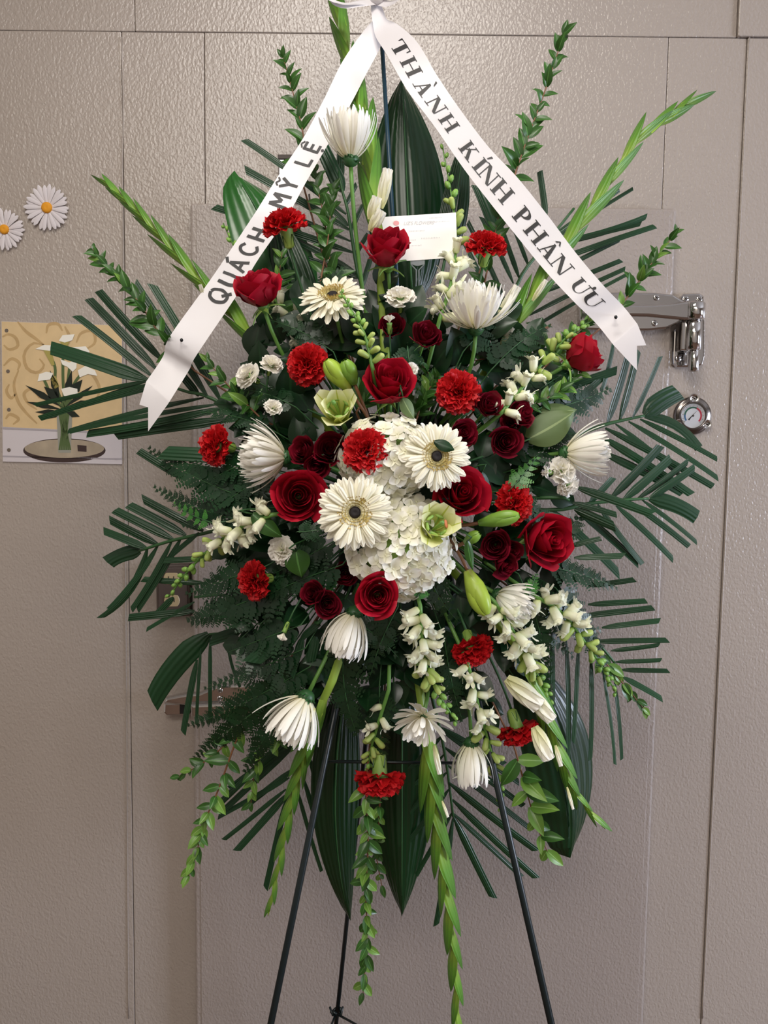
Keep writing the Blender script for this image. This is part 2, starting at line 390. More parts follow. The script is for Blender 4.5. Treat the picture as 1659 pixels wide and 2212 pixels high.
outlet = thing('wall_outlet', 'brown electrical outlet box with cream sockets beside the door', 'outlet', pt(372, 1275, 0))
part(outlet, 'box', prism(px2([(336, 1221), (409, 1219), (411, 1331), (338, 1333)], -.02), -.02, 0, .0025, 2), M['brown'])
part(outlet, 'cover_plate', prism(px2([(341, 1227), (404, 1225), (406, 1325), (343, 1327)], -.023), -.0235, -.019, .0015, 2), M['brown'])
for cx, cy in ((370, 1250), (371, 1298)):
    o = [(cx + 17 * cos(a * pi / 12), cy + max(-12.5, min(12.5, 17 * sin(a * pi / 12)))) for a in range(24)]
    s_ = part(outlet, 'socket', prism(px2(o, -.0255), -.0255, -.02, .001, 1), M['cream'], label='cream socket face')
    for sx in (-6, 5): ob('slot', me('slot', loc(outlet, prism(px2([(cx + sx - 1.2, cy - 5), (cx + sx + 1.2, cy - 5), (cx + sx + 1.2, cy + 3), (cx + sx - 1.2, cy + 3)], -.026), -.0259, -.0252)[0]), prism(px2([(0, 0), (1, 0), (1, 1), (0, 1)], 0), 0, 1)[1], M['dark'], smooth=False), s_)

# temperature gauge
gy = -.004
gc = pt(1496, 898, gy); k = mpp(gy) * 1.01
gauge = thing('dial_thermometer', 'round chrome dial thermometer on the wall under the door hinge', 'gauge', pt(1496, 898, 0))
RX = Matrix.Translation(gc) @ Matrix.Rotation(pi / 2, 4, 'X')
def glathe(name, prof, m, n=48, close=False, sm=True):
    V, F, U = lathe([(r * k, z * k) for r, z in prof], n, close=close); return part(gauge, name, ([RX @ v for v in V], F), m, sm)
glathe('bezel', [(40, -4), (40.5, -1), (39, 2), (35, 4.5), (31, 5), (29, 6.5), (28.5, 8), (27, 8.5), (26, 7), (25.5, 2)], M['steel'])
glathe('dial_face', [(26, 2.2), (0.01, 2.2)], M['white'])
mm = {'b': mat('dial_blue', '#2f5c86', var=0), 'g': mat('dial_green', '#205a45', var=0), 'r': mat('dial_red', '#b3243c', var=0)}
def arc(a0, a1, r0, r1, m, nm):
    V, F, U = grid(lambda u, v: ((r0 + (r1 - r0) * v) * k * cos(radians(a0 + (a1 - a0) * u)), (r0 + (r1 - r0) * v) * k * sin(radians(a0 + (a1 - a0) * u)), 2.5 * k), 20, 1)
    part(gauge, nm, ([RX @ Vector((v.x, v.y - 0 * k, v.z)) for v in V], F), m)
arc(217, 173, 15.5, 19, mm['b'], 'blue_band'); arc(173, 65, 15.5, 19, mm['g'], 'green_band'); arc(65, -43, 15.5, 19, mm['r'], 'red_band')
tk = G()
for i in range(37):
    a = radians(217 - i * 260 / 36); r1 = 21.5 if i % 3 else 23
    for (u0, u1, h) in ((19.6, r1, .22 if i % 3 else .4),):
        c_, s_ = cos(a), sin(a)
        tk.add([RX @ Vector((k * (r * c_ - q * s_), k * (r * s_ + q * c_), 2.6 * k)) for r, q in ((u0, -h), (u1, -h), (u1, h), (u0, h))], [(0, 1, 2, 3)])
part(gauge, 'tick_marks', (tk.V, tk.F), M['dark'])
V = [RX @ Vector((k * x, k * y, 3.4 * k)) for x, y in ((-10.5, -8), (-8, -10.3), (-.8, 0.6), (10.5, 12.5), (11.2, 12.9), (10.8, 13.1), (-1.6, 1.4))]
part(gauge, 'needle', (V, [(0, 1, 2, 6), (2, 3, 4, 5, 6)]), M['black'])
glathe('hub', [(2.2, 2.2), (2.2, 4), (.01, 4.4)], M['dark'], 16)
glathe('glass_cover', [(26, 6.6), (14, 7.1), (0.01, 7.2)], None or mat('gauge_glass', '#ffffff', rough=.02, var=0), 40)
gm = bpy.data.materials['gauge_glass']; gb = gm.node_tree.nodes['Principled BSDF']; gb.inputs['Transmission Weight'].default_value = 1; gb.inputs['IOR'].default_value = 1.05
for a in (90, 210, 330):
    p_ = RX @ Vector((33.5 * k * cos(radians(a)), 36 * k * sin(radians(a)), 0)); V, F, U = lathe([(2.2 * k, 3.5 * k), (2.1 * k, 5.2 * k), (1.4 * k, 5.9 * k), (.01, 6 * k)], 14, close=False)
    mt = Matrix.Translation(p_) @ Matrix.Rotation(pi / 2, 4, 'X'); part(gauge, 'screw', ([mt @ v for v in V], F), M['chrome'], True)

# paper daisies
def leafgrid(nu, nv, wf, zf):
    """canonical blade along +Y, length 1; wf(v) half width, zf(u,v) height"""
    return grid(lambda u, v: ((2 * u - 1) * wf(v), v, zf(2 * u - 1, v)), nu, nv)
V, F, U = leafgrid(2, 6, lambda v: .085 * (.55 + .75 * v) * (1 - max(0, v - .8) ** 2 * 18), lambda u, v: .03 * (1 - u * u) + .04 * sin(v * 3))
dz_petal = me('paper_petal', V, F, M['pwhite'], U)
def daisy(px, py, r, label):
    y = -.004; c = pt(px, py, y); k = mpp(y) * r
    t = thing('paper_daisy', label, 'decoration', c, 'paper daisies on the wall')
    for i in range(26):
        a = 2 * pi * i / 26 + random.uniform(-.05, .05); d = Vector((cos(a), -.05 - .03 * (i % 2), sin(a)))
        s_ = random.uniform(.92, 1.04) * k
        ob('petal', dz_petal, t, frame(d * .12 * k + Vector((0, .002 - .0015 * (i % 2), 0)), d, (0, -1, 0), s_ * 1.15, s_, s_))
    V, F, U = lathe([(.27 * k, -.001), (.26 * k, .003), (.2 * k, .005), (.07 * k, .0052), (.01 * k, .0045)], 20)
    ob('centre', me('centre', [Matrix.Rotation(pi / 2, 4, 'X') @ v + Vector((0, -.001, 0)) for v in V], F, M['orange']), t, None, label='orange centre')
daisy(102, 449, 43, 'white paper daisy on the wall, the whole one higher up')
daisy(10, 496, 38, 'white paper daisy lower down, cut off by the picture edge')

# calla lily picture sheet
pm = dict(gold=mat('print_gold', '#d8bd90', rough=.35, var=0, mottling=.12), scroll=mat('print_scroll', '#bd9f70', rough=.35, var=0, mottling=.2), white=mat('print_white', '#cfc8cc', rough=.35, var=0),
          grey=mat('print_grey', '#a9a2a8', rough=.35, var=0), table=mat('print_table', '#a89a86', rough=.35, var=0, mottling=.25), rim=mat('print_rim', '#3c2c2a', rough=.35, var=0),
          leaf=mat('print_leaf', '#121f14', rough=.35, var=0), stem=mat('print_stem', '#51653a', rough=.35, var=0), lily=mat('print_lily', '#f0ede2', rough=.35, var=0), lilg=mat('print_lily_throat', '#a89c55', rough=.35, var=0), glass=mat('print_glass', '#95958a', rough=.35, var=0), hole=mat('punch_hole', '#6c6157', rough=.8, var=0))
pic = thing('picture_sheet', 'printed picture of white calla lilies in a glass vase taped to the wall', 'picture', pt(135, 850, 0))
PY = -.003
def sheet(name, outlines, m, lvl, th=.00018):
    gg = G(); y = PY - lvl * .00022
    for o in outlines:
        P_ = [pt(a, b, y) for a, b in o]; gg.add(P_, [tuple(range(len(P_)))])
        gg.add([p + Vector((0, .0004, 0)) for p in P_], [tuple(reversed(range(len(P_))))])
    return part(pic, name, (gg.V, gg.F), m)
V, F = prism(px2([(3, 694), (264, 703), (263, 1003), (6, 997)], PY), PY, -.0005); part(pic, 'paper', (V, F), pm['white'])
sheet('printed_wallpaper', [[(3.5, 694.5), (263.5, 703.5), (263.5, 934), (6, 922)]], pm['gold'], 1)
def stroke(P, w_, taper=True):
    P = [Vector((a, b, 0)) for a, b in P]; P = smooth(P, 14); out = []
    L_, R_ = [], []
    for i, p in enumerate(P):
        t = (P[min(i + 1, len(P) - 1)] - P[max(i - 1, 0)]).normalized(); n = Vector((-t.y, t.x, 0)); ww = w_ * (.35 + .65 * sin(pi * (i + .5) / len(P))) / 2 if taper else w_ / 2
        L_.append(p + n * ww); R_.append(p - n * ww)
    return [[(L_[i].x, L_[i].y), (L_[i + 1].x, L_[i + 1].y), (R_[i + 1].x, R_[i + 1].y), (R_[i].x, R_[i].y)] for i in range(len(P) - 1)]
sc = []
for P_ in ([(38, 695), (55, 715), (75, 730), (95, 745)], [(95, 745), (70, 742), (52, 765), (58, 795), (80, 805), (95, 790), (85, 775)], [(5, 728), (18, 722), (34, 730), (38, 748), (20, 755), (8, 745)], [(8, 790), (25, 775), (42, 785), (38, 800)], [(40, 800), (30, 830), (38, 865), (55, 890), (80, 915)], [(80, 885), (60, 870), (52, 850), (70, 840), (85, 860)], [(100, 720), (105, 702), (125, 700), (135, 715)], [(12, 905), (22, 895), (40, 905), (28, 917)], [(165, 740), (175, 720), (200, 715), (205, 740), (185, 755)], [(180, 800), (200, 810), (215, 840), (205, 870)], [(140, 705), (150, 730), (140, 760)], [(20, 830), (14, 845), (24, 860), (34, 850)]):
    sc += stroke(P_, 7)
part_ = sheet('printed_scrolls', sc, pm['scroll'], 2); part_['kind'] = 'stuff'
sheet('printed_ledge', [[(6, 923), (263, 934.5), (263, 938), (6, 927)], [(6, 984), (263, 990), (263, 993), (6, 987)]], pm['grey'], 2)
sheet('printed_table_edge', [[(139 + 89 * cos(a * pi / 20), 973 + 26 * sin(a * pi / 20)) for a in range(40)]], pm['rim'], 2)
sheet('printed_table_top', [[(139 + 86 * cos(a * pi / 20), 969 + 20 * sin(a * pi / 20)) for a in range(40)]], pm['table'], 3)
sheet('printed_matchbox', [[(167, 961), (187, 963), (187, 976), (168, 975)]], pm['rim'], 4)
sheet('printed_vase', [[(122, 890), (156, 890), (153, 978), (126, 978)]], pm['glass'], 4)
st = []
for i in range(7): st += stroke([(128 + i * 4, 972), (133 + i * 2, 930), (126 + i * 4, 885)], 3.4, False)
for P_ in ([(138, 880), (120, 830), (118, 790), (98, 752)], [(140, 880), (136, 820), (136, 760)], [(145, 880), (146, 830), (150, 795)], [(138, 885), (110, 850), (95, 820)], [(150, 870), (160, 830), (175, 808)]): st += stroke(P_, 6, False)
sheet('printed_stems', st, pm['stem'], 5)
lf = []
for (a, b, c, d, w_) in ((135, 880, 55, 832, 14), (135, 885, 57, 868, 12), (138, 890, 76, 890, 12), (140, 880, 205, 866, 15), (140, 880, 200, 833, 12), (140, 888, 172, 900, 14), (135, 870, 95, 835, 22), (145, 860, 178, 820, 22), (140, 870, 155, 800, 16), (130, 870, 108, 800, 16), (140, 885, 100, 905, 12)):
    n = Vector((-(d - b), c - a)); n = n.normalized() * w_ / 2; mx, my = a * .45 + c * .55, b * .45 + d * .55
    lf.append([(a, b), (mx + n.x, my + n.y), (c, d), (mx - n.x, my - n.y)])
sheet('printed_leaves', lf, pm['leaf'], 6)
sheet('printed_throats', [[(90, 750), (110, 750), (118, 788), (112, 790)], [(130, 735), (150, 735), (139, 765), (134, 765)], [(108, 815), (120, 812), (128, 835), (118, 840)]], pm['lilg'], 6)
sheet('printed_lilies', [[(76, 754), (95, 745), (116, 746), (110, 758), (92, 756)], [(127, 736), (135, 724), (161, 722), (156, 735), (140, 740)], [(155, 750), (185, 748), (194, 760), (188, 764), (170, 754)], [(130, 776), (150, 783), (166, 775), (165, 795), (157, 803), (145, 792), (135, 788)], [(168, 800), (185, 790), (205, 800), (210, 812), (190, 808), (172, 815)], [(81, 824), (85, 808), (100, 803), (115, 806), (108, 820), (90, 822)], [(132, 840), (150, 836), (167, 840), (168, 852), (155, 858), (138, 855)]], pm['lily'], 7)
sheet('printed_number', [[(248, 990), (254, 990), (254, 993), (248, 993)]], pm['grey'], 3)
for a, b in ((14, 714), (17, 802), (19, 885), (19, 972)): sheet('punch_hole', [[(a + 4 * cos(i * pi / 6), b + 4 * sin(i * pi / 6)) for i in range(12)]], pm['hole'], 4)

# ------------------------------------------------------------------ easel and foam
EY = -.27
hg = pt(873, 809, EY)
easel = thing('wire_easel', 'dark green wire easel tripod carrying the whole spray', 'easel', Vector((hg.x, EY, 0)))
def ext(p, q, z): return p + (q - p) * ((z - p.z) / (q.z - p.z))
apex = pt(821, 30, -.245)
for nm, q, z0, r in (('front_leg', pt(585, 2212, -.52), .006, .0052), ('front_leg', pt(1191, 2212, -.52), .006, .0056), ('back_leg', pt(723, 2240, -.13), .006, .0042)):
    e = ext(hg, q, z0); V, F, U = tube([hg, hg.lerp(e, .5), e], r, 8); part(easel, nm, (V, F), M['easel'], True)
    if nm == 'front_leg': V, F, U = lathe([(.004, 0), (.008, .001), (.008, .012), (.006, .02)], 10); part(easel, 'foot', ([v + Vector((e.x, e.y, 0)) for v in V], F), M['black'], True)
V, F, U = tube([hg + Vector((0, 0, -.03)), apex], .0036, 8); part(easel, 'top_rod', (V, F), M['easelb'], True, label='blue-green upright rod')
V, F, U = tube([pt(700, 1645, -.40), pt(985, 1648, -.40)], .0025, 6); part(easel, 'cross_wire', (V, F), M['easel'], True)
bl = pt(726, 2185, -.14); f1 = pt(640, 2260, -.44); f2 = pt(800, 2240, -.3); gg = G()
for q in (pt(575, 2290, -.53), pt(1205, 2290, -.53)):
    V, F, U = tube(smooth([bl + Vector((0, -.006, 0)), bl.lerp(q, .5) + Vector((0, 0, -.05 if q.x > bl.x else -.09)), q], 12), .0022, 6); gg.add(V, F)
V, F, U = tube([bl + Vector((.009 * cos(a * pi / 6), .0 + .009 * sin(a * pi / 6), .004 * sin(a))) for a in range(13)], .003, 6); gg.add(V, F)
V, F, U = tube([bl + Vector((-.012, -.004, .012)), bl + Vector((-.006, -.008, -.002)), bl + Vector((.01, -.006, -.004)), bl + Vector((.013, -.003, .012))], .0022, 6); gg.add(V, F)
part(easel, 'tie_wire', (gg.V, gg.F), M['easel'], True)

FC = pt(850, 1085, -.33); FH = Vector((.085, .06, .14))
foam = thing('foam_cage', 'dark green floral foam block buried behind the white hydrangeas', 'floral foam', FC)
V, F = box(-FH.x, FH.x, -FH.y, FH.y, -FH.z, FH.z, bev=.02, seg=3); ob('foam_block', me('foam_block', V, F, M['foam']), foam)
gg = G()
for z in (-.1, -.03, .04, .11): V, F = box(-FH.x - .003, FH.x + .003, -FH.y - .003, FH.y + .003, z, z + .004); gg.add(V, F)
for x in (-.06, 0, .06): V, F = box(x, x + .004, -FH.y - .003, FH.y + .003, -FH.z - .003, FH.z + .003); gg.add(V, F)
ob('cage', gg.mesh('cage', M['easel'], False), foam)
def foam_pt(p):
    d = Vector(p) - FC; d = Vector((d.x / FH.x, d.y / FH.y, d.z / FH.z)); k = .8 / max(abs(d.x), abs(d.y), abs(d.z), 1e-3)
    return FC + Vector((d.x * k * FH.x, d.y * k * FH.y * .6, d.z * k * FH.z))
def stem_to_foam(root, p, d, r, m='stem', name='stem', n=8):
    """stem from P (local frame root) leaving along world direction D into the foam"""
    q = foam_pt(p); L_ = (q - p).length
    c = p + Vector(d) * min(.45 * L_, .12)
    P_ = [p.lerp(c, t) * (1 - t) + c.lerp(q, t) * t for t in [i / n for i in range(n + 1)]]
    V, F, U = tube(P_, r, 6)
    return ob(name, me(name, loc(root, V), F, M[m], U), root)

# ------------------------------------------------------------------ ribbon
def cum(P):
    s = [0.0]
    for a, b in zip(P, P[1:]): s.append(s[-1] + (Vector(b) - Vector(a)).length)
    return s
class Strip:
    """ribbon tail from pixel edge pairs with depths; point(s, v) with s = pixel arc length along the centre"""
    def __init__(z, A, B, Y):
        z.A, z.B, z.Y = A, B, Y
        z.C = [((a[0] + b[0]) / 2, (a[1] + b[1]) / 2) for a, b in zip(A, B)]; z.S = cum(z.C); z.L = z.S[-1]
    def ip(z, T, s):
        n = len(z.S); i = 0
        while i < n - 2 and s > z.S[i + 1]: i += 1
        f = (s - z.S[i]) / (z.S[i + 1] - z.S[i])
        g_ = lambda k: T[max(0, min(n - 1, k))]
        a, b, c, d = g_(i - 1), g_(i), g_(i + 1), g_(i + 2)
        f = max(-.3, min(1.3, f))
        cr = lambda a, b, c, d: .5 * (2 * b + (c - a) * f + (2 * a - 5 * b + 4 * c - d) * f * f + (3 * b - a - 3 * c + d) * f ** 3)
        return tuple(cr(*q) for q in zip(a, b, c, d)) if isinstance(b, tuple) else cr(a, b, c, d)
    def point(z, s, v, off=0.0):
        a, b, y = z.ip(z.A, s), z.ip(z.B, s), z.ip(z.Y, s)
        wv = .0022 * sin(s * .021) + .0016 * (v - .5) * sin(s * .013 + 1)
        return pt(a[0] + (b[0] - a[0]) * v, a[1] + (b[1] - a[1]) * v, y + wv + off)
    def arc(z, p):
        best = None
        for i in range(int(z.L)):
            a, b = z.ip(z.A, i), z.ip(z.B, i); c = ((a[0] + b[0]) / 2 - p[0], (a[1] + b[1]) / 2 - p[1]); d = c[0] ** 2 + c[1] ** 2
            if best is None or d < best[0]: best = (d, i)
        return best[1]
RA = [(801, 12), (803, 34), (806, 54), (812, 80), (838, 122), (880, 195), (940, 275), (1000, 362), (1060, 440), (1120, 515), (1180, 588), (1240, 652), (1287, 698), (1325, 745), (1372, 797)]
RB = [(822, 9), (829, 24), (836, 42), (858, 52), (902, 92), (946, 166), (998, 242), (1056, 318), (1118, 384), (1183, 465), (1243, 545), (1302, 615), (1346, 661), (1377, 700), (1397, 747)]
RY = [-.268, -.275, -.28, -.287, -.31, -.33, -.345, -.355, -.365, -.375, -.385, -.395, -.392, -.405, -.41]
LA = [(806, 44), (780, 74), (738, 136), (702, 210), (655, 298), (604, 375), (556, 452), (496, 543), (449, 612), (366, 728), (352, 770), (316, 824), (301, 872)]
LB = [(832, 52), (824, 96), (790, 162), (757, 226), (706, 316), (662, 392), (618, 472), (556, 563), (510, 640), (424, 768), (408, 800), (364, 871), (330, 915)]
LY = [-.262, -.275, -.29, -.305, -.32, -.335, -.35, -.365, -.38, -.395, -.388, -.405, -.41]
kc = pt(818, 30, -.265)
rib = thing('satin_ribbon', 'white satin ribbon with two lettered tails tied in a bow at the easel top', 'ribbon', kc)
def tail(St, notch, tip_a, tip_b, name):
    nu, nv = 6, 120
    V, F, U = grid(lambda u, v: St.point(v * St.L, u), nu, nv)
    b = len(V) - (nu + 1); yl = St.Y[-1]; last = list(range(b, b + nu + 1))
    # swallow-tail end
    T = []
    for i in range(nu + 1):
        u = i / nu
        q = (tip_a[0] + (notch[0] - tip_a[0]) * u / .5, tip_a[1] + (notch[1] - tip_a[1]) * u / .5) if u <= .5 else (notch[0] + (tip_b[0] - notch[0]) * (u - .5) / .5, notch[1] + (tip_b[1] - notch[1]) * (u - .5) / .5)
        T.append(len(V)); V.append(pt(q[0], q[1], yl - .002)); U.append((u, 1.02))
    for i in range(nu): F.append((last[i], last[i + 1], T[i + 1], T[i]))
    part(rib, name, (V, F, U), M['ribbon'], True)
SR, SL = Strip(RA, RB, RY), Strip(LA[:-1], LB[:-1], LY[:-1])
SRc = Strip(RA[:-1], RB[:-1], RY[:-1])
tail(SRc, (1376, 747), (1376, 800), (1396, 746), 'printed_tail')
tail(SL, (320, 880), (301, 874), (320, 932), 'hand_lettered_tail')
# knot and bow loops
def band(P, w0, w1, name, tw=0.0, m='ribbon'):
    """ribbon band along P (world) with half width vectors"""
    P_ = smooth(P, 20)
    V, F, U = grid(lambda u, v: P_[min(20, int(round(v * 20)))] + (Vector(w0).lerp(Vector(w1), v) + Vector((0, tw * sin(v * pi), 0))) * (u - .5), 4, 20)
    part(rib, name, (V, F, U), M[m], True)
K = lambda a, b, y=-.262: pt(a, b, y)
band([K(814, 2, -.268), K(775, 5, -.285), K(738, 8, -.30), K(704, -10, -.29), K(735, -70, -.25), K(780, -50, -.25), K(814, -12, -.262)], (0, .012, .02), (0, .012, .02), 'bow_loop', .03)
band([K(818, 2, -.268), K(840, 8, -.285), K(866, -6, -.29), K(905, -55, -.27), K(870, -65, -.25), K(822, -10, -.262)], (.004, .012, .02), (.0, .012, .02), 'bow_loop', .02)
band([K(816, -5, -.27), K(860, -22, -.285), K(915, -14, -.29), K(942, 0, -.28)], (.0, .01, .014), (.002, .004, .005), 'bow_end', .01)
band([K(814, 2, -.272), K(780, 8, -.29), K(745, 12, -.305), K(718, 2, -.30), K(700, -25, -.29)], (.0, .006, .014), (-.004, .006, .018), 'bow_end', .01)
V, F, U = lathe([(.004, -.011), (.010, -.008), (.012, 0), (.010, .008), (.004, .011)], 16); part(rib, 'knot', ([v + kc + Vector((-.004, -.008, .021)) for v in V], F, U), M['ribbon'], True)

def rect(a, b, c, d): return [[(a, b), (c, b), (c, d), (a, d)]]
def par(a0, a1, b0, b1, y0, y1): return [[(a0 + (b0 - a0) * t / 3, y0 + (y1 - y0) * t / 3), (a1 + (b1 - a1) * t / 3, y0 + (y1 - y0) * t / 3), (a1 + (b1 - a1) * (t + 1) / 3, y0 + (y1 - y0) * (t + 1) / 3), (a0 + (b0 - a0) * (t + 1) / 3, y0 + (y1 - y0) * (t + 1) / 3)] for t in range(3)]
def ring(a0, a1, o, i, n=10):
    """between outer ellipse O and inner I, each (cx, cy, rx, ry)"""
    e = lambda q, a: (q[0] + q[2] * cos(radians(a)), q[1] + q[3] * sin(radians(a)))
    return [[e(o, a0 + (a1 - a0) * k / n), e(o, a0 + (a1 - a0) * (k + 1) / n), e(i, a0 + (a1 - a0) * (k + 1) / n), e(i, a0 + (a1 - a0) * k / n)] for k in range(n)]
def stm(x, y0=0, y1=1, s=1): return par(x - .14, x + .14, x - .14, x + .14, y0, y1) + (rect(x - .28, 0, x + .28, .055) if s & 1 else []) + (rect(x - .28, .945, x + .28, 1) if s & 2 else [])
GL = {
    'T': (1.2, stm(.6) + rect(.02, .94, 1.18, 1) + par(.02, .08, .0, .12, .7, 1) + par(1.12, 1.18, 1.08, 1.2, .7, 1)),
    'H': (1.5, stm(.3, s=3) + stm(1.2, s=3) + rect(.3, .48, 1.2, .54)),
    'A': (1.4, par(.2, .27, .62, .72, 0, 1) + par(.86, 1.2, .56, .74, 0, 1) + rect(.38, .3, .95, .36) + rect(.02, 0, .45, .055) + rect(.76, 0, 1.36, .055)),
    'N': (1.5, par(.22, .29, .22, .29, 0, 1) + par(1.02, 1.3, .12, .46, 0, 1) + par(1.22, 1.29, 1.22, 1.29, 0.05, 1) + rect(0, 0, .5, .055) + rect(.0, .945, .4, 1) + rect(1.0, .945, 1.5, 1)),
    'K': (1.45, stm(.3, s=3) + par(.42, .5, .98, 1.08, .4, 1) + par(.98, 1.32, .5, .8, 0, .62) + rect(.8, .945, 1.3, 1) + rect(.86, 0, 1.45, .055)),
    'I': (.62, stm(.31, s=3)),
    'P': (1.05, stm(.3, s=3) + ring(-90, 90, (.44, .72, .58, .28), (.44, .72, .3, .225)) + rect(.4, .945, .46, 1) + rect(.4, .44, .46, .495)),
    'U': (1.4, par(.16, .44, .16, .44, .34, 1) + par(1.1, 1.17, 1.1, 1.17, .34, 1) + ring(180, 360, (.665, .36, .505, .37), (.77, .36, .33, .31)) + rect(.02, .945, .58, 1) + rect(.9, .945, 1.38, 1)),
}
dotp = lambda x, y, r: [[(x + r * cos(a * pi / 5), y + r * sin(a * pi / 5)) for a in range(10)]]
MK = {'grave': par(.86, .94, .56, .76, 1.1, 1.42), 'acute': par(.3, .38, .42, .62, 1.1, 1.42), 'circ': par(.42, .56, .66, .76, 1.12, 1.34) + par(.84, .98, .62, .76, 1.12, 1.34), 'horn': dotp(1.38, 1.1, .13) + par(1.2, 1.27, 1.3, 1.42, .93, 1.1)}
def letters(St, seq, v_base, kc_, flip=1):
    for nm, polys, wid, s0 in seq:
        gg = G(); a, b = St.ip(St.A, s0), St.ip(St.B, s0); cap = kc_ * sqrt((a[0] - b[0]) ** 2 + (a[1] - b[1]) ** 2)
        for P_ in polys:
            Q = []
            for x, y in P_:
                s = s0 + flip * (x - wid / 2) * cap * (.84 if flip > 0 else 1); a, b = St.ip(St.A, s), St.ip(St.B, s); wp = sqrt((a[0] - b[0]) ** 2 + (a[1] - b[1]) ** 2)
                v = v_base + (y * cap / wp if flip > 0 else -y * cap / wp)
                Q.append(St.point(s, v, -.0009))
            gg.add(Q, [tuple(range(len(Q)))])
        part(rib, nm, (gg.V, gg.F), M['ink'])
seq = []
for ch, p in zip('THANHKINHPHANUU', [(868, 103), (892, 142), (914.6, 191.4), (943, 227), (977, 260), (1018.5, 322), (1040, 352), (1057, 377), (1086, 412), (1133, 463), (1162, 499), (1186, 541), (1219, 567), (1261, 615), (1288, 643)]):
    k_ = len(seq); gl = list(GL[ch][1])
    if k_ == 2: gl += MK['grave']
    if k_ == 6: gl += MK['acute']
    if k_ == 11: gl += MK['circ']
    if k_ == 13: gl += MK['horn']
    seq.append(('letter', gl, GL[ch][0], SR.arc(p)))
letters(SRc, seq, .23, .46)
def pen(P, t=.17, n=6):
    P_ = smooth([Vector((a, b, 0)) for a, b in P], n * (len(P) - 1)) if len(P) > 2 else [Vector((P[0][0], P[0][1], 0)).lerp(Vector((P[1][0], P[1][1], 0)), i / 4) for i in range(5)]
    L_, R_ = [], []
    for i, p in enumerate(P_):
        d = (P_[min(i + 1, len(P_) - 1)] - P_[max(i - 1, 0)]).normalized(); nn = Vector((-d.y, d.x, 0)) * t / 2; L_.append(p + nn); R_.append(p - nn)
    return [[tuple(L_[i][:2]), tuple(L_[i + 1][:2]), tuple(R_[i + 1][:2]), tuple(R_[i][:2])] for i in range(len(P_) - 1)]
HG = {
    'Q': (.8, pen([(.42, .98), (.14, .86), (.02, .5), (.16, .12), (.4, .04), (.64, .14), (.76, .5), (.64, .86), (.46, .97)]) + pen([(.42, .34), (.8, -.04)])),
    'U': (.66, pen([(.06, 1), (.05, .4), (.16, .08), (.33, .02), (.5, .08), (.6, .4), (.6, 1)])),
    'A': (.74, pen([(.04, 0), (.37, 1)]) + pen([(.37, 1), (.7, 0)]) + pen([(.16, .34), (.58, .34)])),
    'C': (.68, pen([(.64, .84), (.4, .98), (.14, .82), (.04, .5), (.14, .16), (.4, .02), (.66, .18)])),
    'H': (.62, pen([(.06, 0), (.06, 1)]) + pen([(.56, 0), (.56, 1)]) + pen([(.06, .5), (.56, .5)])),
    'M': (.8, pen([(.06, 0), (.1, 1)]) + pen([(.1, 1), (.4, .4)]) + pen([(.4, .4), (.7, 1)]) + pen([(.7, 1), (.74, 0)])),
    'Y': (.66, pen([(.04, 1), (.33, .5)]) + pen([(.62, 1), (.33, .5)]) + pen([(.33, .54), (.33, 0)])),
    'L': (.56, pen([(.06, 1), (.06, .06)]) + pen([(.0, .06), (.54, .06)])),
    'E': (.56, pen([(.06, 0), (.06, 1)]) + pen([(.0, .95), (.54, .95)]) + pen([(.06, .52), (.5, .52)]) + pen([(.0, .05), (.54, .05)])),
}
seq = []
for i, (ch, p) in enumerate(zip('QUACHMYLE', [(466, 634), (489, 599), (516, 573), (537, 540), (557, 506), (600, 430), (623, 397), (659, 350), (674, 318)])):
    gl = list(HG[ch][1])
    if i == 2: gl += pen([(.3, 1.08), (.62, 1.3)])
    if i == 6: gl += pen([(.06, 1.1), (.22, 1.24), (.4, 1.12), (.58, 1.26)], .1)
    if i == 8: gl += pen([(.06, 1.1), (.28, 1.26)], .1) + pen([(.28, 1.26), (.5, 1.1)], .1) + dotp(.3, -.2, .1)
    seq.append(('letter', gl, HG[ch][0], SL.arc(p)))
letters(SL, seq, .81, .60, -1)
def pin(px, py, y, label, hd):
    c = pt(px, py, y); t = thing('corsage_pin', label, 'pin', c, 'pins holding the ribbon tails')
    e = pt(hd[0], hd[1], y + .06); o_ = c + (c - e).normalized() * .012
    V, F, U = tube([e, o_], .0006, 5); part(t, 'shaft', (V, F), M['chrome'], True)
    V, F, U = lathe([(.0004, -.0028), (.0018, -.002), (.0027, 0), (.0018, .002), (.0004, .0028)], 12); part(t, 'pin_head', ([v + o_ for v in V], F), M['black'], True, label='black ball head')
pin(391, 737, -.402, 'black-headed pin through the hand-lettered ribbon tail', (385, 748))
pin(1329, 683, -.405, 'black-headed pin through the printed ribbon tail beside the hinge', (1322, 672))

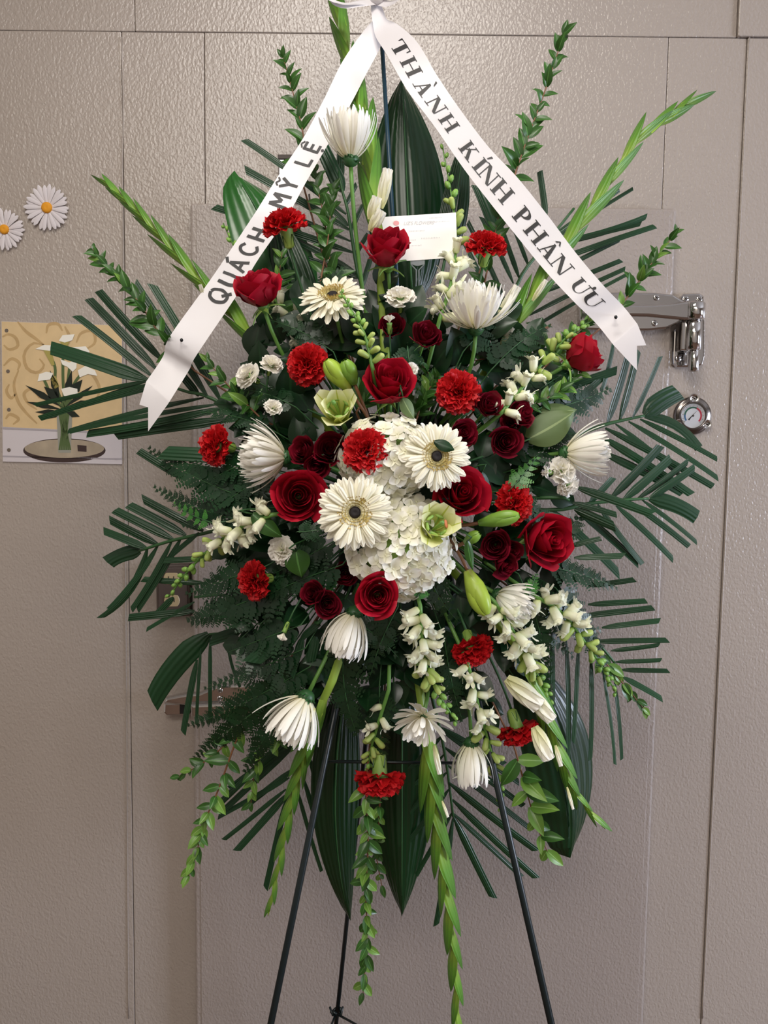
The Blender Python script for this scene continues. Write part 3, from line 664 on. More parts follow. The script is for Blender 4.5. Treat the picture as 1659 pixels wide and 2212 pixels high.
# ------------------------------------------------------------------ gift card
CY = -.41
card = thing('florist_card', 'white florist card on a clear pick behind the topmost open rose', 'card', pt(905, 510, CY))
V, F = prism(px2([(822, 469), (985, 459), (988, 556), (842, 566)], CY), CY, CY + .0006); part(card, 'paper', (V, F), M['card'])
def text(s, p0, h, m, name, ang=0.0, shear=0.0, sx=1.0):
    cu = bpy.data.curves.new('t', 'FONT'); cu.body = s; cu.size = h; cu.shear = shear
    o = bpy.data.objects.new('t', cu); d = bpy.data.meshes.new_from_object(o); bpy.data.objects.remove(o)
    V = [Vector((p0.x + (v.co.x * cos(ang) * sx - v.co.y * sin(ang)), p0.y, p0.z + v.co.x * sin(ang) * sx + v.co.y * cos(ang))) for v in d.vertices]
    F = [tuple(q.vertices) for q in d.polygons]; return part(card, name, (V, F), m)
text("LIZ'S FLOWERS", pt(871.5, 486, CY - .0004), .0066, M['inkg'], 'shop_name', .04, .3, 1.0)
gg = G(); random.seed(5)
for (x0, x1, y0, n) in ((928, 955, 471, 9), (938, 972, 479, 10), (885, 918, 499.5, 12), (910, 952, 515, 12), (881, 899, 519, 7), (884, 912, 531, 9)):
    for i in range(n):
        x = x0 + (x1 - x0) * i / n; y = y0 - (x - x0) * .05; h = random.uniform(.6, 1.7); gg.add([pt(x + a, y + b, CY - .0004) for a, b in ((0, h), (1.1, h * .7), (1.4, -h), (.3, -h * .8))], [(0, 1, 2, 3)])
part(card, 'faint_lines', (gg.V, gg.F), M['inkg'])
part(card, 'rose_print', ([pt(856 + 6.5 * cos(a * pi / 6), 482 + 5.5 * sin(a * pi / 6), CY - .0004) for a in range(12)], [tuple(range(12))]), M['pinkp'])
pk = thing('card_pick', 'clear plastic pick holding the white card above small white carnations', 'card pick', pt(902, 640, CY + .004))
gg = G()
for P_ in ([(888, 560), (888, 572), (899, 583), (899, 720)], [(916, 560), (916, 572), (905, 583), (905, 720)]):
    V, F, U = tube([pt(a, b, CY + .002 + max(0, b - 583) * .00015) for a, b in P_], .0011, 5); gg.add(V, F)
part(pk, 'prongs', (gg.V, gg.F), M['clear'], True)
V, F = prism(px2([(887, 562), (917, 562), (917, 571), (905, 574), (899, 574), (887, 571)], CY + .002), CY + .001, CY + .003); part(pk, 'clip', (V, F), M['clear'])
V, F, U = tube([pt(902, 715, CY + .024), foam_pt(pt(902, 800, CY + .03))], .0016, 6); part(pk, 'shaft', (V, F), M['clear'], True)

# ------------------------------------------------------------------ flowers
random.seed(11)
NEAR = []                       # (px, py, short name) of every flower, for the labels of the greenery
def put(name, label, cat, px, py, y, d, group=None, short=None, spin=None):
    NEAR.append((px, py, short or label))
    n = Vector((d[0], -d[2], d[1])).normalized(); p = pt(px, py, y)
    return thing(name, label, cat, facing(p, d, spin), group), p, n
I4 = Matrix.Identity(4)
def polar(th, ph, r=1.0, z0=0.0): return Vector((r * sin(th) * cos(ph), r * sin(th) * sin(ph), r * cos(th) + z0))
def tilt(th, ph, L_, wd=None, off=Vector((0, 0, 0)), tk=None):
    """petal matrix: runs along the direction TH from the axis, its face turned to the axis"""
    d = polar(th, ph); zt = polar(th - pi / 2, ph)
    return frame(off, d, zt, wd or L_, L_, tk or L_)
# carnation petals: ruffled fans
def fan(seed, half=.62, am=1.0, ks=(7, 8, 9)):
    r_ = random.Random(seed); a, b = r_.uniform(0, 6), r_.uniform(0, 6); k = r_.choice(ks); js = [1 + am * r_.uniform(-.1, .06) for _ in range(17)]
    def f(u, v):
        q = 2 * u - 1; an = q * half * (.3 + .7 * v); r = v * (1 + (js[int(round(u * 16))] - 1) * v * v)
        return (r * sin(an) * 1.15, r * cos(an), .10 * v * v + v * v * am * (.10 * sin(k * q + a) + .05 * sin(15 * q + b)) - .10 * max(0, v - .7))
    return grid(f, 16, 5)
def mset(name, gens, m): return [me(name, V, F, m, U) for V, F, U in gens]
FANS = mset('carnation_petal', [fan(i) for i in range(5)], M['carn'])
MFANS = mset('mini_petal', [fan(20 + i, .8, .6, (4, 5)) for i in range(3)], M['mini'])
def calyx(t, R, ln, name='calyx', m='calyx', z0=0.0):
    V, F, U = lathe([(.16 * R, z0 - ln), (.30 * R, z0 - ln * .9), (.36 * R, z0 - ln * .5), (.40 * R, z0 - ln * .15), (.46 * R, z0)], 12)
    c = ob(name, me(name, V, F, M[m], U), t)
    V, F, U = leafgrid(2, 3, lambda v: .5 * (1 - v) ** .6, lambda u, v: -.15 * u * u)
    gg = G()
    for i in range(4): gg.add(V, F, U, mtx=tilt(.22, i * pi / 2 + .4, ln * .5, .3 * R, polar(.9, i * pi / 2 + .4, .26 * R, z0 - ln * 1.0)))
    ob('epicalyx', gg.mesh('epicalyx', M['stemd']), c)
def carnation(px, py, R, d, label, short=None, dy=0.0, open_=1.0):
    y = D(px, py) + dy; t, p, n = put('carnation', label, 'carnation', px, py, y, d, 'red carnations', short)
    r = R * mpp(y); rr = random.Random(px)
    for cnt, th, L_ in ((9, 98, 1.0), (9, 82, 1.02), (9, 62, .98), (8, 44, .92), (6, 26, .86), (4, 9, .8)):
        for i in range(cnt):
            a = 2 * pi * (i + .5 * (th % 3)) / cnt + rr.uniform(-.25, .25); T = radians(th * open_ + rr.uniform(-9, 9)); s_ = r * L_ * rr.uniform(.93, 1.05)
            ob('petal', rr.choice(FANS), t, tilt(T, a, s_, s_ * .95, Vector((0, 0, -.28 * r))))
    calyx(t, r * .8, r * 1.0, z0=-.22 * r)
    stem_to_foam(t, p - n * r * 1.2, -n, .0022, 'stemd'); return t
carnation(613, 478, 46, (-.22, .95, .22), 'red carnation overlapping the hand-lettered ribbon tail', 'the carnation on the ribbon', -.035)
carnation(1052, 524, 42, (.12, .92, .34), 'red carnation seen side-on, above the shaggy mum and beside the printed ribbon', 'the carnation by the card')
carnation(661, 785, 46, (-.25, .15, 1), 'red carnation left of the striped lily buds, petals frayed and splayed', 'the splayed carnation')
carnation(992, 846, 47, (.1, .0, 1), 'round red carnation touching the dark spray roses under the leaning gladiolus', 'the carnation under the gladiolus')
carnation(461, 961, 44, (-.75, .12, .62), 'red carnation turned outward in front of the broad palm blade by the mum', 'the outward carnation')
carnation(791, 973, 50, (-.05, .1, 1), 'full-face red carnation resting on the white hydrangea', 'the carnation on the hydrangea', -.05)
carnation(1116, 1088, 46, (.62, .05, .75), 'red carnation above the big outward rose, crossed by a green lily bud', 'the carnation behind the lily bud')
carnation(545, 1255, 44, (-.7, -.02, .62), 'red carnation turned outward below the white mini carnation, among ferns', 'the carnation among the ferns')
carnation(1023, 1410, 46, (.25, -.72, .6), 'red carnation hanging above the white snapdragon florets below the mum', 'the carnation above the snapdragons')
carnation(1121, 1585, 46, (.3, -.92, .22), 'red carnation hanging under a pale green calyx beside white gladiolus bells', 'the carnation by the gladiolus bells')
carnation(820, 1690, 54, (.0, -.97, .22), 'lowest red carnation, hanging upside down over the trailing myrtle', 'the lowest carnation')

# roses
def rose(px, py, R, d, label, short=None, dy=0.0, cat='rose', mk='rose', group='red roses', open_=1.0, name='rose', stem=.003, depth=1.0, sep=True):
    y = D(px, py) + dy; t, p, n = put(name, label, cat, px, py, y, d, group, short)
    r = R * mpp(y); rr = random.Random(px * 3 + py); m = M[mk]
    def petal(Rl, z0, z1, phi, half, flare, pointy, lean):
        a0 = rr.uniform(0, 6)
        def f(u, v):
            q = 2 * u - 1; ph = phi + q * half * (.45 + .55 * min(1, v * 1.6))
            top = z0 + (z1 - z0) * (1 - .30 * abs(q) ** 2.6 + pointy * max(0, 1 - abs(q) * 3))
            z = z0 + (top - z0) * v
            pr = .30 + .78 * sin(min(1, v * 1.25) * pi / 2) - .10 * max(0, v - .55)
            rad = Rl * pr * (1 + .14 * q * lean * v) + flare * max(0, v - .72) ** 1.4 * 5.5 + .012 * sin(q * 5 + a0) * v
            zz = z - flare * 2.2 * max(0, v - .80) ** 1.2 * (1 + .5 * abs(q))
            return (r * rad * cos(ph), r * rad * sin(ph), r * zz)
        V, F, U = grid(f, 8, 9); ob('petal', me('petal', V, F, m, U), t)
    # tight heart
    def sp(u, v):
        a = u * 4.6 * pi; rad = (.012 + .24 * u) * (.75 + .3 * v); return (r * rad * cos(a), r * rad * sin(a), r * (-.35 + (.95 - .12 * u + .03 * sin(a * 1.7)) * v * depth))
    V, F, U = grid(sp, 44, 5); ob('heart', me('heart', V, F, m, U), t)
    b = rr.uniform(0, 6)
    for cnt, Rl, z1, half, fl, pt_ in ((3, .30, .60, 1.2, .02, 0), (3, .42, .62, 1.15, .05, .03), (4, .55, .58, 1.0, .07, .05), (4, .70, .46, .95, .13 * open_, .08), (5, .84, .26, .80, .24 * open_, .14)):
        for i in range(cnt):
            petal(Rl * rr.uniform(.9, 1.1), -.9, z1 * depth + rr.uniform(-.1, .1), b + 2 * pi * i / cnt + rr.uniform(-.15, .15), half, fl, pt_, rr.choice((-1, 1)))
        b += .7
    V, F, U = lathe([(.09 * r, -1.25 * r), (.2 * r, -1.15 * r), (.25 * r, -1.0 * r), (.3 * r, -.86 * r)], 10)
    c = ob('receptacle', me('receptacle', V, F, M['stem'], U), t)
    if sep:
        V, F, U = leafgrid(2, 6, lambda v: .14 * sin(min(1, v * 1.2 + .25) * pi) ** .8 * (1 - v) ** .3 + .01, lambda u, v: -.5 * v * v - .1 * u * u)
        sd = me('sepal', V, F, M['calyx'], U)
        for i in range(5): ob('sepal', sd, c, tilt(radians(rr.uniform(55, 105)), i * 1.257, r * .85, r * .8, Vector((0, 0, -.95 * r))))
    stem_to_foam(t, p - n * r * 1.2, -n, stem, 'stem'); return t
rose(835, 532, 48, (-.08, .78, .6), 'dark red rose in front of the white card, topmost of the open roses', 'the rose before the card', -.02)
rose(556, 618, 48, (-.22, .86, .42), 'dark red rose leaning against the lower hand-lettered ribbon', 'the rose on the ribbon', -.04)
rose(843, 826, 55, (0, .62, .78), 'big red rose above the hydrangea, between the green lily buds and a carnation', 'the rose above the hydrangea', -.02)
rose(1266, 764, 46, (.82, .5, .22), 'red rosebud lying sideways under the ribbon tail nearest the hinge', 'the sideways rosebud', -.02, open_=.7)
rose(645, 1071, 53, (.12, .12, 1), 'wide-open red rose beside the lower white gerbera, fern over its rim', 'the wide-open rose', -.02, depth=.8)
rose(998, 1067, 53, (.12, .35, .92), 'red rose tucked under the upper gerbera and above the open green lily', 'the rose under the gerbera', -.03)
rose(1182, 1165, 57, (.5, .08, .85), 'largest bright red rose, facing the thermometer side below a carnation', 'the largest rose', -.02)
rose(816, 1288, 45, (.05, .12, 1), 'red rose directly under the white hydrangea', 'the rose under the hydrangea', -.065, depth=.8)
SR_ = [(922, 722, 31, (.15, .45, .85), 'dark maroon spray rose under the white card pick', 'the maroon rose under the card'),
       (849, 703, 27, (0, .3, .95), 'dark maroon spray rose half hidden behind a white carnation bud', 'the hidden maroon rose'),
       (655, 972, 31, (-.35, .25, .9), 'maroon spray rose of the cluster by the mum, nearest that white mum', 'the maroon rose by the mum'),
       (712, 968, 35, (.1, .25, .95), 'widest maroon spray rose, touching the carnation on the hydrangea', 'the widest maroon rose'),
       (684, 1006, 27, (-.05, -.2, 1), 'small maroon spray rose at the bottom of its trio above the wide-open rose', 'the small maroon rose'),
       (1058, 874, 29, (.2, .4, .9), 'maroon spray rose touching the round carnation under the gladiolus', 'the maroon rose by the carnation'),
       (1106, 912, 24, (-.3, .3, .9), 'partly hidden maroon spray rose in the middle of the trio by the olive leaf', 'the middle maroon rose'),
       (1128, 893, 28, (.55, .35, .7), 'maroon spray rose highest by the olive leaf, opening toward the gauge', 'the maroon rose by the olive leaf'),
       (1093, 953, 33, (.1, .05, 1), 'round maroon spray rose full-face below the olive leaf', 'the round maroon rose'),
       (1001, 936, 31, (.25, .2, .95), 'maroon spray rose touching the tips of the upper gerbera', 'the maroon rose by the gerbera'),
       (1071, 1178, 32, (-.1, .1, 1), 'maroon spray rose under the lengthwise green lily bud', 'the maroon rose under the bud'),
       (1106, 1190, 24, (.3, .2, .9), 'maroon spray rose squeezed between its neighbour and the largest red rose', 'the squeezed maroon rose'),
       (1092, 1222, 28, (.35, -.15, .9), 'maroon spray rose just above the half-hidden mum', 'the maroon rose above the mum'),
       (675, 1282, 26, (-.2, .3, .9), 'upper maroon spray rose of the pair beside the rose under the hydrangea', 'the upper maroon pair rose'),
       (707, 1306, 29, (.2, .1, .95), 'lower maroon spray rose of the pair above the drooping mum', 'the lower maroon pair rose'),
       (746, 1240, 26, (0, 0, 1), 'deeply shaded maroon spray rose under the lower gerbera', 'the shaded maroon rose')]
for a in SR_: rose(a[0], a[1], a[2], a[3], a[4], a[5], {849: .02, 746: .04, 1106: .01}.get(a[0], -.005), 'spray rose', 'srose', 'maroon spray roses', .8, 'spray_rose', .0018, .85, a[2] > 28)

# chrysanthemums
def strap(curl, wd, seed):
    return grid(lambda u, v: ((2 * u - 1) * wd * (.62 + .38 * sin(min(1, v * 1.3) * pi / 2)) * (1 - max(0, v - .86) ** 2 * 34), sin(curl * v) / curl, (1 - cos(curl * v)) / curl + .022 * abs(2 * u - 1) * (1 - .4 * v)), 2, 8)
STR = {k: mset('petal', [strap(c, w_, 0) for c, w_ in ((k, .052), (k * .8, .047), (k * 1.2, .05))], M['mum']) for k in (.8, 1.2)}
STR[.35] = mset('petal', [strap(.7, w_, 0) for w_ in (.085, .095)], M['mum'])
def mum(px, py, L_, d, label, short, spread=70, curl=.8, n=92, dy=0.0, jit=6):
    y = D(px, py) + dy; t, p, n_ = put('chrysanthemum', label, 'chrysanthemum', px, py, y, d, 'white chrysanthemums', short)
    l = L_ * mpp(y); rr = random.Random(px)
    for i in range(n):
        f = sqrt((i + .5) / n); th = radians(spread * f + rr.uniform(-jit, jit)); a = i * 2.39996 + rr.uniform(-.1, .1)
        off = polar(pi / 2, a, l * .13 * f, -.10 * l * f * f); s_ = l * (1.05 - .14 * (1 - f)) * rr.uniform(.9, 1.06)
        ob('petal', rr.choice(STR[curl]), t, tilt(th, a, s_, s_ * rr.uniform(.9, 1.15), off))
    V, F, U = lathe([(.05 * l, -.26 * l), (.13 * l, -.22 * l), (.19 * l, -.12 * l), (.17 * l, -.02 * l)], 14); c = ob('calyx', me('calyx', V, F, M['stemd'], U), t)
    V, F, U = leafgrid(2, 3, lambda v: .2 * (1 - v) ** .5, lambda u, v: .1 * v * v); gg = G()
    for i in range(22): gg.add(V, F, U, mtx=tilt(radians(rr.uniform(50, 85)), i * 2.4, l * .17, l * .2, polar(pi / 2, i * 2.4, .11 * l, rr.uniform(-.2, -.1) * l)))
    ob('bracts', gg.mesh('bracts', M['stemd']), c)
    stem_to_foam(t, p - n_ * l * .24, -n_, .0032, 'stem'); return t
mum(757, 334, 96, (-.04, 1, .12), 'topmost white chrysanthemum, standing upright like a brush beside the ribbon', 'the topmost mum', 52, .8, dy=-.02)
mum(1028, 700, 98, (-.02, .93, .3), 'shaggy white chrysanthemum opening upward between the card and the gladiolus', 'the shaggy mum', 76, .8)
mum(606, 988, 96, (-1, .12, .3), 'white chrysanthemum facing outward behind the outward red carnation', 'the outward mum', 70, .8)
mum(1230, 978, 90, (.95, .08, .2), 'white chrysanthemum facing the gauge side above the cream mini carnations', 'the gauge-side mum', 56, .8)
mum(762, 1334, 100, (-.3, -.92, .2), 'drooping white chrysanthemum just below the rose under the hydrangea', 'the drooping mum', 60, 1.2)
mum(657, 1515, 104, (-.45, -.88, .2), 'white chrysanthemum drooping beside the lower gladiolus stalk above the fan palm', 'the mum by the gladiolus', 60, .8, dy=-.02)
mum(1018, 1614, 92, (.02, -1, .12), 'lowest white chrysanthemum, a bell of petals hanging straight down', 'the bell-shaped mum', 54, 1.2)
mum(1082, 1288, 82, (.75, -.35, .5), 'white chrysanthemum half hidden behind snapdragon florets and a long lily bud', 'the half-hidden mum', 66, .8, dy=.005)
mum(912, 1552, 62, (-.25, -.5, .75), 'flatter white chrysanthemum with loose petals, above the long central gladiolus', 'the loose-petalled mum', 100, .35, 46, dy=-.02, jit=14)

# gerberas
V, F, U = leafgrid(4, 8, lambda v: .098 * (.45 + .55 * sin(min(1, v * 1.25) * pi / 2)) * (1 - max(0, v - .84) ** 2 * 28), lambda u, v: .07 * sin(v * pi * .85) - .018 * u * u)
GP = me('petal', V, F, M['gerb'], U)
def gerbera(px, py, R, d, label, short, dy=-.03):
    y = D(px, py) + dy; t, p, n = put('gerbera', label, 'gerbera', px, py, y, d, 'white gerberas', short); r = R * mpp(y); rr = random.Random(px)
    for cnt, th, L_, z in ((20, 97, 1.0, -.05), (20, 88, .97, -.01), (16, 80, .86, .03)):
        for i in range(cnt):
            s_ = r * L_ * rr.uniform(.93, 1.03); ob('petal', GP, t, tilt(radians(th + rr.uniform(-6, 6)), 2 * pi * (i + .5 * (cnt == 20 and th > 90)) / cnt + rr.uniform(-.06, .06), s_, s_ * rr.uniform(.9, 1.05), Vector((0, 0, z * r))))
    V, F, U = leafgrid(2, 3, lambda v: .12 * (1 - .5 * v), lambda u, v: .3 * v * v); gg = G()
    for k_, (cnt, r0, th, L_) in enumerate(((44, .31, 66, .14), (40, .26, 50, .13), (34, .215, 36, .11), (26, .17, 22, .09))):
        for i in range(cnt): gg.add(V, F, U, mtx=tilt(radians(th + rr.uniform(-10, 10)), 2 * pi * i / cnt + rr.uniform(-.1, .1), r * L_ * rr.uniform(.8, 1.2), r * L_ * 2.2, polar(pi / 2, 2 * pi * i / cnt, r * r0, r * .10)))
    ob('floret_ring', gg.mesh('floret_ring', M['gring']), t, None, kind='stuff', label='cream and tan floret ring')
    V, F, U = lathe([(.155 * r, .05 * r), (.15 * r, .13 * r), (.11 * r, .16 * r), (.05 * r, .15 * r), (.005 * r, .14 * r)], 18); ob('eye', me('eye', V, F, M['gdark'], U), t, None, label='dark brown eye')
    V, F, U = lathe([(.07 * r, -.3 * r), (.25 * r, -.18 * r), (.33 * r, -.03 * r), (.34 * r, .02 * r)], 14); ob('calyx', me('calyx', V, F, M['stem'], U), t)
    stem_to_foam(t, p - n * r * .28, -n, .003, 'stem'); return t
gerbera(719, 643, 74, (-.12, .74, .66), 'white gerbera tilted upward beside the green snapdragon tip, highest gerbera', 'the tilted gerbera', -.01)
gerbera(942, 986, 77, (.12, .12, 1), 'white gerbera on the hydrangea with one dark leaf lying on it', 'the upper gerbera', -.055)
gerbera(767, 1107, 85, (0, .1, 1), 'largest white gerbera, full-face over the lower hydrangea', 'the largest gerbera', -.06)
lv = thing('stray_leaf', 'single dark green leaf lying across the gerbera beside its dark eye', 'leaf', pt(956, 958, D(943, 988) - .072), None)

# lilies
def tepal(seed, wd):
    return leafgrid(6, 9, lambda v: wd * sin(pi * (.10 + .82 * v)) ** .6, lambda u, v: .62 * v * v - .22 * v ** 4 + .22 * u * u * sin(v * pi) + .008 * sin(9 * v + seed) * abs(u))
TEP = mset('tepal', [tepal(i, w_) for i, w_ in enumerate((.33, .40, .36))], M['lily'])
def lily(px, py, L_, d, label, short, orange=False):
    y = D(px, py) - (.055 if orange else .035); t, p, n = put('lily', label, 'lily', px, py, y, d, 'open green-white lilies', short); l = L_ * mpp(y); rr = random.Random(px)
    for ring_, th, s0 in ((0, 58, .92), (1, 46, .90)):
        for i in range(3):
            s_ = l * s0 * rr.uniform(.95, 1.06); ob('tepal', TEP[(i + ring_) % 3], t, tilt(radians(th + rr.uniform(-7, 7)), i * 2.094 + ring_ * 1.047 + .2, s_, s_, Vector((0, 0, -.5 * l))))
    V, F, U = tube(smooth([(0, 0, -.5 * l), (.03 * l, 0, 0), (.08 * l, .02 * l, .34 * l)], 8), [.035 * l] * 7 + [.06 * l, .05 * l], 8); ob('pistil', me('pistil', V, F, M['calyx'], U), t)
    for i in range(6):
        e = polar(.42, i * 1.047 + .4, .62 * l, -.5 * l); V, F, U = tube(smooth([(0, 0, -.5 * l), e * .6 + Vector((0, 0, -.2 * l)), e], 6), .016 * l, 5); f = ob('filament', me('filament', V, F, M['calyx'], U), t)
        V, F, U = lathe([(.008 * l, -.1 * l), (.035 * l, -.06 * l), (.035 * l, .06 * l), (.008 * l, .1 * l)], 8); ob('anther', me('anther', V, F, M['anther'] if orange and i == 0 else M['calyx'], U), f, frame(e, polar(pi / 2, i * 1.047 + 1.9), polar(.4, i), 1.2, 1.2, 1.2) @ Matrix.Rotation(pi / 2, 4, 'X'))
    stem_to_foam(t, p - n * l * .5, -n, .0035, 'stem'); return t
lily(730, 884, 86, (-.1, .42, .85), 'half-open green-white lily under the striped lily buds', 'the upper lily')
lily(942, 1136, 84, (.22, .38, .88), 'open green-white lily with one orange anther over the lower hydrangea', 'the lily over the hydrangea', True)
def lilybud(b, tp, wd, label, short, m='bud', dy=-.02, lob=.09):
    y = D((b[0] + tp[0]) / 2, (b[1] + tp[1]) / 2) + dy; p, e = pt(b[0], b[1], y + .005), pt(tp[0], tp[1], y - .012); L_ = (e - p).length; r = wd / 2 * mpp(y)
    NEAR.append(((b[0] + tp[0]) / 2, (b[1] + tp[1]) / 2, short)); mt = Matrix.Translation(p) @ (e - p).to_track_quat('Z', 'Y').to_matrix().to_4x4()
    t = thing('lily_bud', label, 'flower bud', mt, 'closed lily buds')
    # three outer tepals wrapped round a smaller core
    for i in range(3):
        def f(u, v, i=i):
            a = i * 2.094 + (2 * u - 1) * 1.0; prf = (.34 + .66 * sin(min(1, v * 1.35) * pi / 2)) * sqrt(max(0.0, 1 - max(0, v - .52) ** 2 * 4.0)) + .03
            q = abs(2 * u - 1); return (r * prf * (1.0 - .16 * q ** 3 + .05 * max(0, 1 - q * 4)) * cos(a), r * prf * (1.0 - .16 * q ** 3 + .05 * max(0, 1 - q * 4)) * sin(a), L_ * v)
        V, F, U = grid(f, 10, 12); ob('tepal', me('tepal', V, F, M[m], U), t)
    V, F, U = lathe([(.04 * r, 0), (.4 * r, .02 * L_), (.86 * r, .35 * L_), (.9 * r, .55 * L_), (.6 * r, .85 * L_), (.05 * r, .985 * L_)], 12); ob('core', me('core', V, F, M[m], U), t)
    stem_to_foam(t, p + (e - p).normalized() * .002, (p - e).normalized(), .0026, 'stemb'); return t
lilybud((754, 842), (704, 778), 42, 'striped pale green lily bud above the half-open lily, touching the splayed carnation', 'the striped lily bud')
lilybud((766, 829), (744, 778), 38, 'plump dark green lily bud touching the big rose, next to the striped bud', 'the plump lily bud', 'budg')
lilybud((1034, 1130), (1122, 1113), 36, 'bright green lily bud lying lengthwise over a red carnation', 'the lengthwise lily bud', 'budg', -.045)
lilybud((1010, 1232), (1052, 1328), 50, 'long pale green lily bud pointing down beside the half-hidden mum', 'the long lily bud', 'bud', -.035)
lilybud((1004, 1172), (1036, 1152), 28, 'smallest green lily bud beside the maroon rose under the lengthwise bud', 'the smallest lily bud', 'budg', -.03)

# hydrangeas
def floret(seed):
    r_ = random.Random(seed); gg = G(); V, F, U = leafgrid(4, 5, lambda v: .46 * sin(pi * (.08 + .88 * v)) ** .6, lambda u, v: .10 * u * u - .16 * v * v + r_.uniform(-.01, .01))
    for i in range(4): gg.add(V, F, U, mtx=tilt(radians(78 + r_.uniform(-12, 12)), i * pi / 2 + r_.uniform(-.12, .12), .95, 1.05 * r_.uniform(.9, 1.1)))
    V, F, U = lathe([(.08, 0), (.09, .05), (.03, .1)], 8); gg.add(V, F, [(0, 0)] * len(V)); return gg.mesh('floret', M['hyd'])
FLO = [floret(i) for i in range(5)]
def hydrangea(px, py, rx, ry, label, short, n, dy):
    y = D(px, py) + dy; p = pt(px, py, y); NEAR.append((px, py, short)); k_ = mpp(y); rr = random.Random(px)
    t = thing('hydrangea', label, 'hydrangea', p, 'white hydrangea heads'); a, b, c = rx * k_, ry * k_, .055
    V, F, U = lathe([(.01, -1), (.6, -.8), (.95, -.3), (.95, .3), (.6, .8), (.01, 1)], 16); ob('branchlets', me('branchlets', [Vector((v.x * a * .8, v.y * c * .8, v.z * b * .8)) for v in V], F, M['calyx'], U), t)
    i = 0
    for q in range(n):
        z = 1 - 2 * (q + .5) / n; ph = q * 2.39996; s_ = sqrt(1 - z * z); d = Vector((s_ * cos(ph), s_ * sin(ph), z))
        if d.y > .35: continue
        o = Vector((d.x * a, d.y * c, d.z * b)) * rr.uniform(.86, 1.05); nn = Vector((d.x / a, d.y / c, d.z / b)).normalized() + Vector((rr.uniform(-.5, .5), rr.uniform(-.5, .1), rr.uniform(-.3, .5)))
        f = rr.uniform(21, 28) * k_; ob('floret', rr.choice(FLO), t, Matrix.Translation(o) @ nn.to_track_quat('Z', 'Y').to_matrix().to_4x4() @ Matrix.Rotation(rr.uniform(0, 6), 4, 'Z') @ Matrix.Scale(f, 4))
    stem_to_foam(t, p + Vector((0, .03, 0)), Vector((0, 1, 0)), .004, 'stem')
hydrangea(838, 985, 104, 84, 'upper white hydrangea head carrying a carnation and the gerbera with the leaf', 'the upper hydrangea', 105, -.0)
hydrangea(866, 1176, 112, 112, 'lower white hydrangea head behind the largest gerbera and the open lily', 'the lower hydrangea', 150, .0)

# mini carnations and buds
def mini(px, py, R, d, label, short, bud=False, dy=-.005):
    y = D(px, py) + dy; t, p, n = put('mini_carnation', label, 'mini carnation', px, py, y, d, 'white mini carnations', short); r = R * mpp(y); rr = random.Random(px + 7)
    for cnt, th, L_ in (((4, 14, 1.0), (3, 4, 1.0)) if bud else ((6, 88, 1.0), (6, 62, .98), (5, 36, .92), (3, 12, .85))):
        for i in range(cnt): s_ = r * L_ * rr.uniform(.9, 1.08) * (1.3 if bud else 1); ob('petal', rr.choice(MFANS), t, tilt(radians(th + rr.uniform(-10, 10)), 2 * pi * i / cnt + rr.uniform(-.3, .3), s_, s_ * (.8 if bud else 1.05), Vector((0, 0, -.4 * r))))
    calyx(t, r * (.9 if bud else .6), r * (1.7 if bud else 1.2), z0=-.25 * r); stem_to_foam(t, p - n * r * 1.4, -n, .0014, 'stemd')
mini(865, 636, 31, (0, .75, .6), 'ruffled white mini carnation under the card beside the thick green stalk', 'the mini carnation under the card')
mini(841, 694, 15, (-.05, .9, .4), 'closed white mini carnation bud in front of a hidden maroon rose', 'the bud before the maroon rose', True)
mini(588, 782, 24, (.3, .75, .5), 'cream mini carnation nearest the splayed carnation, of the three on the ribbon side', 'the mini carnation by the splayed carnation')
mini(530, 809, 29, (-.6, .35, .7), 'largest cream mini carnation on the ribbon side, facing outward', 'the outward mini carnation')
mini(590, 877, 20, (.1, .6, .7), 'small cream mini carnation over the outward mum', 'the small mini carnation')
mini(605, 1191, 31, (-.3, -.05, .95), 'pinkish white mini carnation under the wide-open rose', 'the pinkish mini carnation')
mini(1220, 1014, 31, (.4, .25, .9), 'full white mini carnation under the gauge-side mum', 'the full mini carnation')
mini(1183, 1020, 16, (-.5, .1, .85), 'round white mini carnation bud left of the full mini carnation', 'the round mini carnation bud', True)
mini(1230, 1054, 24, (.35, -.5, .8), 'white mini carnation hanging below the full one on the gauge side', 'the hanging mini carnation')
mini(612, 1370, 15, (-.35, -.88, .2), 'closed white mini carnation bud pointing down among the ferns', 'the downward mini carnation bud', True)
mini(892, 797, 16, (.6, .3, .7), 'white mini carnation peeping from behind the big rose above the hydrangea', 'the peeping mini carnation', dy=.01)

